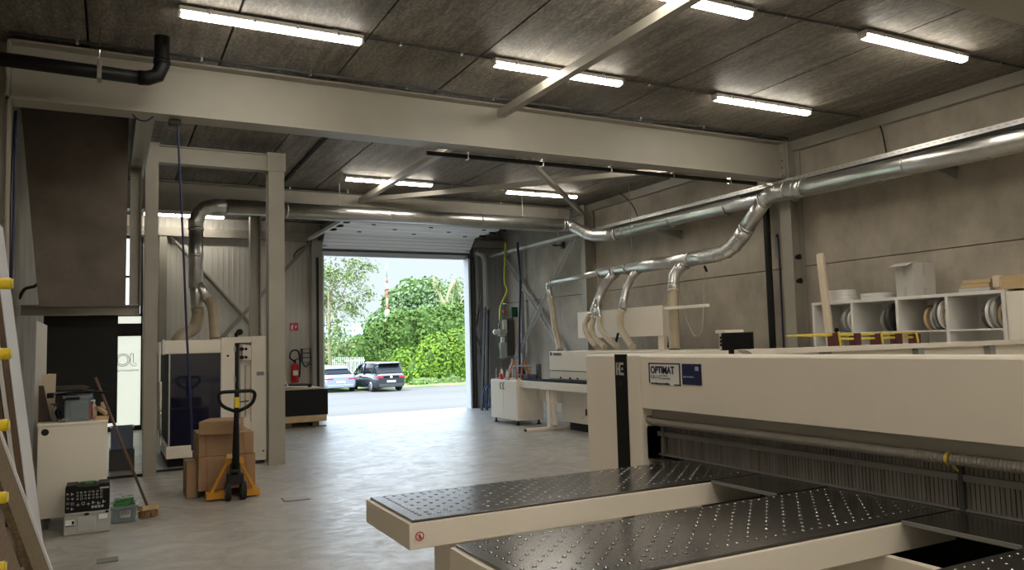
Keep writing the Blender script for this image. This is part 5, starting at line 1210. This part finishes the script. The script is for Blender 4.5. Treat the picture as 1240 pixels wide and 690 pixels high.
def bush(name, lab, Y, blobs, n, size, m, seed, core='leaf_core', cat='bush'):
    rng = random.Random(seed)
    pts = []
    for (px, py, rx, rz) in blobs:
        c = aY(px, py, Y); k = (aY(px+10, py, Y)-c).length/10; pts.append((c, rx*k, rz*k))
    t = thing(name, lab, cat, (pts[0][0].x, Y, GZ_), 'bushes beyond the yard')
    n *= 5; size *= .5
    mb = MB(); cm = MB()
    for c, rx, rz in pts:
        cy = Vector((c.x, Y+rng.uniform(-.6, .6), c.z))
        leaves(mb, cy, (rx, rx*.8, rz), int(n*rx*rz), size, rng, shell=.7)
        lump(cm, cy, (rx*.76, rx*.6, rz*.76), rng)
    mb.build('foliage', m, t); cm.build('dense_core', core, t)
    return t
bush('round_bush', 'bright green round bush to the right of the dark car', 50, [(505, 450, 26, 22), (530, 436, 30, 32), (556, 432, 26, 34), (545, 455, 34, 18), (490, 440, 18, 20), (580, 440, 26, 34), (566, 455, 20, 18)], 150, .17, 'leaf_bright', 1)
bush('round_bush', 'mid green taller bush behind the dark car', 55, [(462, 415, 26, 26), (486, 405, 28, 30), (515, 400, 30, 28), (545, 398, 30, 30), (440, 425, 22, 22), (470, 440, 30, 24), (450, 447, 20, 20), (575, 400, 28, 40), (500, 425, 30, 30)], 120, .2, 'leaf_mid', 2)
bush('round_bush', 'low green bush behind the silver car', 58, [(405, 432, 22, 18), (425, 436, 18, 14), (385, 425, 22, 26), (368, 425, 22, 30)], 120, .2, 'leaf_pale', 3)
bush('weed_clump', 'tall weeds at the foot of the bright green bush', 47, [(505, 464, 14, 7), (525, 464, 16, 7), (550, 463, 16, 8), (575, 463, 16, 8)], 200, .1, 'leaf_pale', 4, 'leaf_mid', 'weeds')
def tree(lab, Y, trunk, blobs, n, size, m, seed, bark='bark', shell=.1, core=None):
    rng = random.Random(seed)
    px, top, w = trunk; a = aY(px, top, Y); k = (aY(px+10, top, Y)-a).length/10
    t = thing('tree', lab, 'tree', (a.x, Y, GZ_), 'trees beyond the yard')
    tm = MB().tube([(a.x+.1, Y, GZ_), (a.x, Y, (GZ_+a.z)/2), a], w*k, 8, radii=[w*k*1.3, w*k, w*k*.6])
    n *= 7; size *= .6
    mb = MB(); cm = MB()
    for (bx, by, rx, rz) in blobs:
        c = aY(bx, by, Y+rng.uniform(-1.5, 1.5))
        leaves(mb, c, (rx*k, rx*k, rz*k), int(n*rx*k*rz*k), size, rng, shell=shell)
        tm.tube([a.lerp(Vector((a.x, Y, GZ_)), .45*rng.random()), a.lerp(c, .5)+Vector((0, 0, -.2)), c+Vector((0, 0, rz*k*.6))], w*k*.3, 5, radii=[w*k*.4, w*k*.28, w*k*.12])
        if core: lump(cm, c, (rx*k*.75, rx*k*.75, rz*k*.75), rng)
    tm.build('trunk', bark, t); mb.build('crown', m, t)
    if core: cm.build('dense_core', core, t)
    return t
tree('airy pale tree filling the upper left of the gate opening', 50.5, (398, 350, 2.2), [(400, 330, 26, 26), (425, 335, 26, 20), (445, 322, 18, 12), (395, 365, 28, 30), (425, 372, 24, 26), (408, 400, 26, 24), (445, 355, 14, 12), (430, 318, 16, 10), (375, 350, 30, 50), (415, 420, 22, 20)], 34, .13, 'leaf_pale', 11)
tree('rounded far tree behind the red and white mast', 74, (505, 380, 2), [(480, 370, 20, 22), (500, 355, 24, 20), (520, 352, 22, 18), (510, 378, 30, 24), (540, 365, 20, 22), (470, 388, 18, 18), (535, 385, 24, 20), (455, 395, 16, 16)], 30, .25, 'leaf_far', 12, shell=.6, core='leaf_core')
sparse = tree('sparse yellowish tree with bare branches at the right of the opening', 60, (542, 385, 2.5), [(530, 345, 12, 12), (552, 345, 14, 14), (545, 372, 20, 20), (560, 385, 16, 26), (575, 360, 18, 26), (528, 395, 16, 14)], 16, .18, 'leaf_pale', 13, 'dry_branch')
# bare forked branches
a = aY(545, 395, 59.5)
MB().tube([aY(548, 430, 59.5), aY(545, 385, 59.5), aY(534, 360, 59.5), aY(524, 335, 59.5)], .1, 6, 4, radii=[.22, .18, .12, .05]).tube([aY(545, 388, 59.5), aY(541, 362, 59.5), aY(550, 340, 59.5)], .1, 6, 4, radii=[.16, .12, .05]).tube([aY(545, 390, 59.5), aY(556, 372, 59.5), aY(562, 360, 59.5)], .1, 6, 4, radii=[.14, .1, .04]).build('bare_branch', 'dry_branch', sparse)
# mast, building, fence
Ym = 62
t = thing('mast', 'red and white banded mast rising behind the bushes', 'mast', (aY(469, 400, Ym).x, Ym, GZ_))
zz = [aY(469, y, Ym) for y in (420, 384, 375, 366, 359, 350, 343, 336, 318)]
for i, m in enumerate(('sign_white', 'sign_white', 'mast_red', 'sign_white', 'mast_red', 'sign_white', 'mast_red', 'light_grey')):
    x = zz[1].x; MB().cyl((x, Ym, zz[i].z), (x, Ym, zz[i+1].z), .2 if i < 2 else .1 if i < 7 else .055, 10).build('band', m, t)
MB().cyl((zz[1].x, Ym, GZ_), (zz[1].x, Ym, zz[0].z), .22, 10).build('shaft', 'sign_white', t)
for y in (350, 359): MB().cyl((zz[1].x, Ym, aY(469, y, Ym).z-.06), (zz[1].x, Ym, aY(469, y, Ym).z+.06), .2, 10).build('collar', 'mast_red', t)
Yb = 80
a, b = aY(425, 392, Yb), aY(446, 392, Yb); e = aY(430, 408, Yb)
t = thing('house', 'distant low building with a pale blue roof seen through the leaves', 'building', (a.x, Yb, GZ_))
MB().box(a.x-4, b.x+1, Yb, Yb+8, GZ_, e.z).build('wall', 'sign_white', t)
MB().prism([(Yb-.4, e.z), (Yb+4, a.z), (Yb+8.4, e.z), (Yb+8.4, e.z+.2), (Yb+4, a.z+.2), (Yb-.4, e.z+.2)], 0, a.x-4.4, b.x+1.4).build('roof', 'roof_blue', t)
MB().box(a.x-1, a.x+1.2, Yb-.05, Yb, e.z-1.6, e.z-.5).build('window', 'car_glass', t)
Yf = 54
t = thing('picket_fence', 'pale picket fence behind the silver car', 'fence', (aY(410, 440, Yf).x, Yf, GZ_))
for i in range(16):
    p = aY(392+i*2.4, 432, Yf); MB().box(p.x-.04, p.x+.04, Yf-2.4, Yf-2.36, GZ_, p.z).build('picket', 'leaf_pale' if False else 'sign_white', t)
a, b = aY(391, 436, Yf), aY(430, 436, Yf); MB().box(a.x, b.x, Yf-2.36, Yf-2.32, a.z-.1, a.z).build('rail', 'sign_white', t)

# ================================================================ LIGHT
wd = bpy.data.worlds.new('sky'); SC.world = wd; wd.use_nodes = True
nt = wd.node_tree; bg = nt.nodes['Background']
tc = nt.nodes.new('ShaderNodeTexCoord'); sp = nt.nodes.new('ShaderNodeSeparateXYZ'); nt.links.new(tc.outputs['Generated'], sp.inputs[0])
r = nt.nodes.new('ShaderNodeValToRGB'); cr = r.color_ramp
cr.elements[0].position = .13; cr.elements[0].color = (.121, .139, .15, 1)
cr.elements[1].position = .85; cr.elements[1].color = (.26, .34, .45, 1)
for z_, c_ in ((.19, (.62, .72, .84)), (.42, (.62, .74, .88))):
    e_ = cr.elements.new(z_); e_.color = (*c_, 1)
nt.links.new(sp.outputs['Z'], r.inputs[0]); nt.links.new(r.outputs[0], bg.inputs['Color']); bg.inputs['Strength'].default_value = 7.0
sl = bpy.data.lights.new('sun', 'SUN'); sl.energy = 3.8; sl.angle = .02; sl.color = (1, .96, .88)
so = bpy.data.objects.new('sun', sl); COL.objects.link(so)
so.rotation_euler = Vector((.42, .12, -.9)).to_track_quat('-Z', 'Y').to_euler()
pl = bpy.data.lights.new('gate_portal', 'AREA'); pl.shape = 'RECTANGLE'; pl.size = DX1-DX0; pl.size_y = DZ; pl.cycles.is_portal = True
po = bpy.data.objects.new('gate_portal', pl); COL.objects.link(po); po.location = ((DX0+DX1)/2, YE+.25, DZ/2); po.rotation_euler = (-PI/2, 0, 0)
vs = SC.view_settings
SC.display_settings.display_device = 'sRGB'; vs.view_transform = 'Standard'; vs.look = 'None'; vs.exposure = 0; vs.gamma = 1; vs.use_curve_mapping = False
SC.cycles.use_denoising = True
SC.cycles.max_bounces = 8; SC.cycles.diffuse_bounces = 5; SC.cycles.glossy_bounces = 4; SC.cycles.transparent_max_bounces = 12
SC.cycles.sample_clamp_indirect = 6
